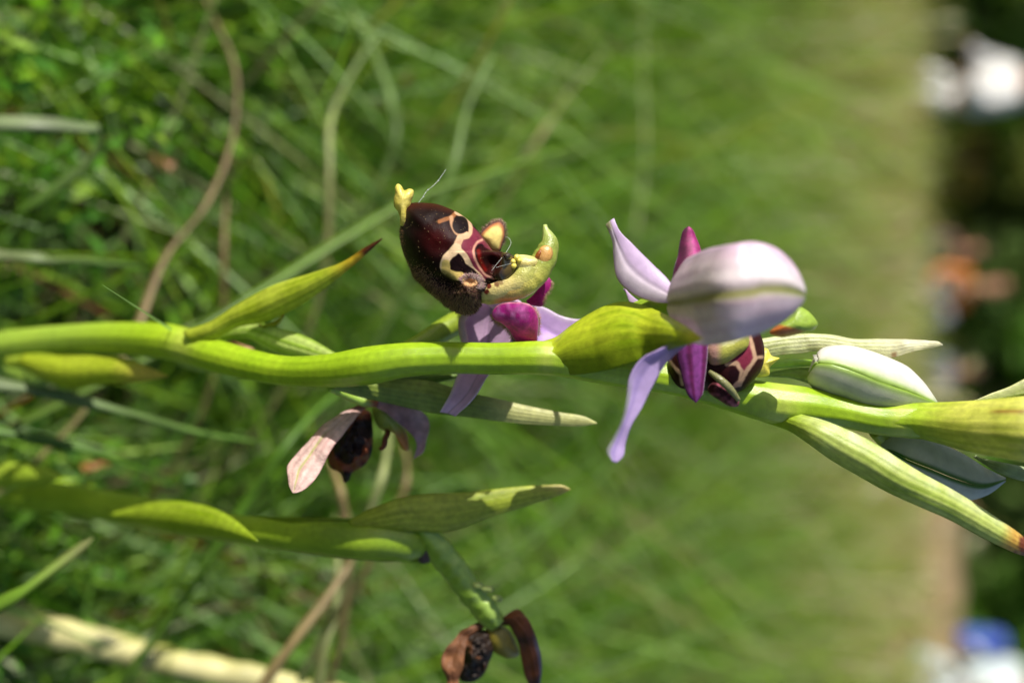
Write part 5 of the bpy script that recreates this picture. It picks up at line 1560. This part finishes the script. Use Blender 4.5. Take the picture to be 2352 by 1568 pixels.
loft('bract', Z5([(540, 1040, -13), (640, 980, -12.5), (760, 930, -12), (900, 885, -12), (1080, 862, -12), (1250, 858, -12), (1450, 838, -12), (1650, 818, -12), (1800, 812, -12), (1900, 815, -12), (1938, 836, -12)]),
     Z5([(620, 1090, -13), (740, 1100, -12.5), (880, 1100, -12), (1020, 1105, -12), (1150, 1110, -12), (1300, 1070, -12), (1450, 1010, -12), (1600, 965, -12), (1760, 915, -12), (1880, 872, -12), (1938, 842, -12)]),
     c_bract(L(176, 186, 66), L(138, 158, 36), L(200, 186, 105), .97, k=5, amt=.4), M_BRACT, ORCHID2, BASE2, ns=70, nt=19, bulge=.18, thick=.6, veins=1.0)
FL4 = tube('flower', [(960, 1205, -13.5, 22), (1000, 1250, -14, 30), (1050, 1310, -14.5, 31), (1095, 1370, -15, 30), (1130, 1415, -15, 26), (1145, 1432, -15, 20)],
           lambda s, t, px, py: mix(np.tile(L(124, 156, 50), (len(s), 1)), L(148, 174, 84), .5 + .5 * np.cos(t * 6.283 * 3)), M_STEM, ORCHID2, BASE2, n=60, m=24, ridges=.10, nr=3, lump=.10)
tag(FL4, 'withered brown flower on a green ovary')
loft('sepal', Z6([(980, 1020, -15), (880, 1060, -14.5), (780, 1110, -14), (690, 1190, -14), (610, 1290, -14), (590, 1400, -14), (630, 1500, -14), (650, 1600, -14), (720, 1680, -14)]),
     Z6([(1010, 1060, -15), (920, 1110, -14.5), (850, 1180, -14), (800, 1260, -13.5), (790, 1350, -13.5), (780, 1440, -13.5), (740, 1530, -13.5), (735, 1600, -13.5), (735, 1690, -14)]),
     lambda s, t, px, py: mix(np.tile(L(158, 106, 70), (len(s), 1)), L(86, 50, 28), np.clip(.45 + .6 * nz(px, py, .05), 0, 1)), M_DRY, FL4, BASE2, ns=60, nt=29, bulge=.2, crease=.1, thick=.5, wav=1.0)
loft('sepal', Z6([(1100, 1030, -15), (1180, 960, -15), (1270, 915, -15), (1340, 980, -14.5), (1390, 1080, -14.5), (1440, 1200, -14.5), (1475, 1340, -14.5), (1480, 1480, -14.5), (1470, 1640, -14.5)]),
     Z6([(1110, 1060, -15), (1190, 1060, -14.5), (1230, 1130, -14), (1270, 1210, -14), (1290, 1300, -14), (1310, 1400, -14), (1330, 1500, -14), (1370, 1590, -14), (1400, 1660, -14)]),
     lambda s, t, px, py: mix(mix(np.tile(L(130, 72, 42), (len(s), 1)), L(70, 42, 30), np.clip(.5 + .6 * nz(px, py, .04), 0, 1)), L(140, 140, 160), .6 * sm(.3 - t, 0, .15) * sm(s, .4, .6)), M_DRY, FL4, BASE2, ns=60, nt=29, bulge=.15, crease=-.1, thick=.5, wav=1.0)
inflate('lip', Z6([(820, 1150), (960, 1090), (1040, 1130), (1060, 1260), (1020, 1380), (960, 1500), (860, 1560), (760, 1540), (780, 1400), (800, 1260)]), Z6([(900, 1330)])[0], -16, 2.2, 2.2,
        lambda px, py, r: mix(np.tile(L(40, 26, 18), (len(px), 1)), L(110, 66, 34), .6 * sm(nz(px, py, .05, 8), .2, .5)), M_DRY, FL4, BASE2, hump=lambda px, py: .7 * nz(px, py, .06, 2.0) + .35 * nz(px, py, .15, 5.0), nr=36, na=60)
inflate('column', Z6([(1000, 1060), (1120, 1050), (1200, 1100), (1260, 1220), (1280, 1320), (1200, 1350), (1100, 1320), (1020, 1250)]), Z6([(1130, 1200)])[0], -16, 1.6, 1.6,
        lambda px, py, r: np.tile(L(120, 108, 40), (len(px), 1)), M_COLUMN, FL4, BASE2, nr=16, na=50)
for (x, y, r) in ((1098, 1344, 13), (1120, 1352, 16), (1142, 1374, 12)):  # pale pieces standing for spots of sunlight on the shaded ovary
    inflate('lit_spot', [(x - r, y - 4), (x - r * .3, y - 9), (x + r, y - 3), (x + r * .9, y + 7), (x, y + 8), (x - r * .8, y + 5)], (x, y), -13.0, .3, .6,
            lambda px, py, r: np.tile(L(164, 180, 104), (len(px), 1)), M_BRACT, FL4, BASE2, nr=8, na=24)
basal(ORCHID2, BASE2, 3, 8)


# ------------------------------------------------------------------ spider silk on the open flower
def silk(pts, label, beads=()):
    c = curve(pts, 30)
    p = P(c[:, 0], c[:, 1], c[:, 2])
    V, F = limb_tube(p, np.full(30, .000014), 5)
    t = mesh_object('silk_thread', V, F, M_SILK)
    tag(t, label, 'silk thread')
    for (x, y, w, r) in beads:
        bm = bmesh.new(); bmesh.ops.create_icosphere(bm, subdivisions=1, radius=r)
        me = bpy.data.meshes.new('dew_bead'); bm.to_mesh(me); bm.free(); me.materials.append(M_SILK)
        b = bpy.data.objects.new('dew_bead', me); COL.objects.link(b); b.parent = t
        b.location = P(x, y, w)


M_SILK = simple_mat('silk', (.75, .8, .78), .25, 50, .05)
silk(Z1([(1020, 830, 3.2), (1085, 812, 3.4), (1150, 795, 3.8)]), 'fine spider silk strand across the wet hollow of the open flower')
silk(Z1([(1098, 570, -3.0), (1130, 585, -2), (1146, 620, -.5), (1125, 670, 1.2), (1080, 735, 2.6), (1020, 810, 3.0), (985, 855, 3.0)]), 'curling spider silk thread from the far lobe into the open flower')
silk(Z1([(370, 290, .2), (400, 250, 0), (440, 190, -.3), (500, 140, -.6), (545, 90, -1), (600, 10, -1.5)]), 'beaded spider silk rising beside the yellow lip tip',
     [(*Z1([(415, 240)])[0], -.1, .00005), (*Z1([(450, 180)])[0], -.3, .00008), (*Z1([(430, 205)])[0], -.25, .00005), (*Z1([(540, 105)])[0], -.9, .00005)])
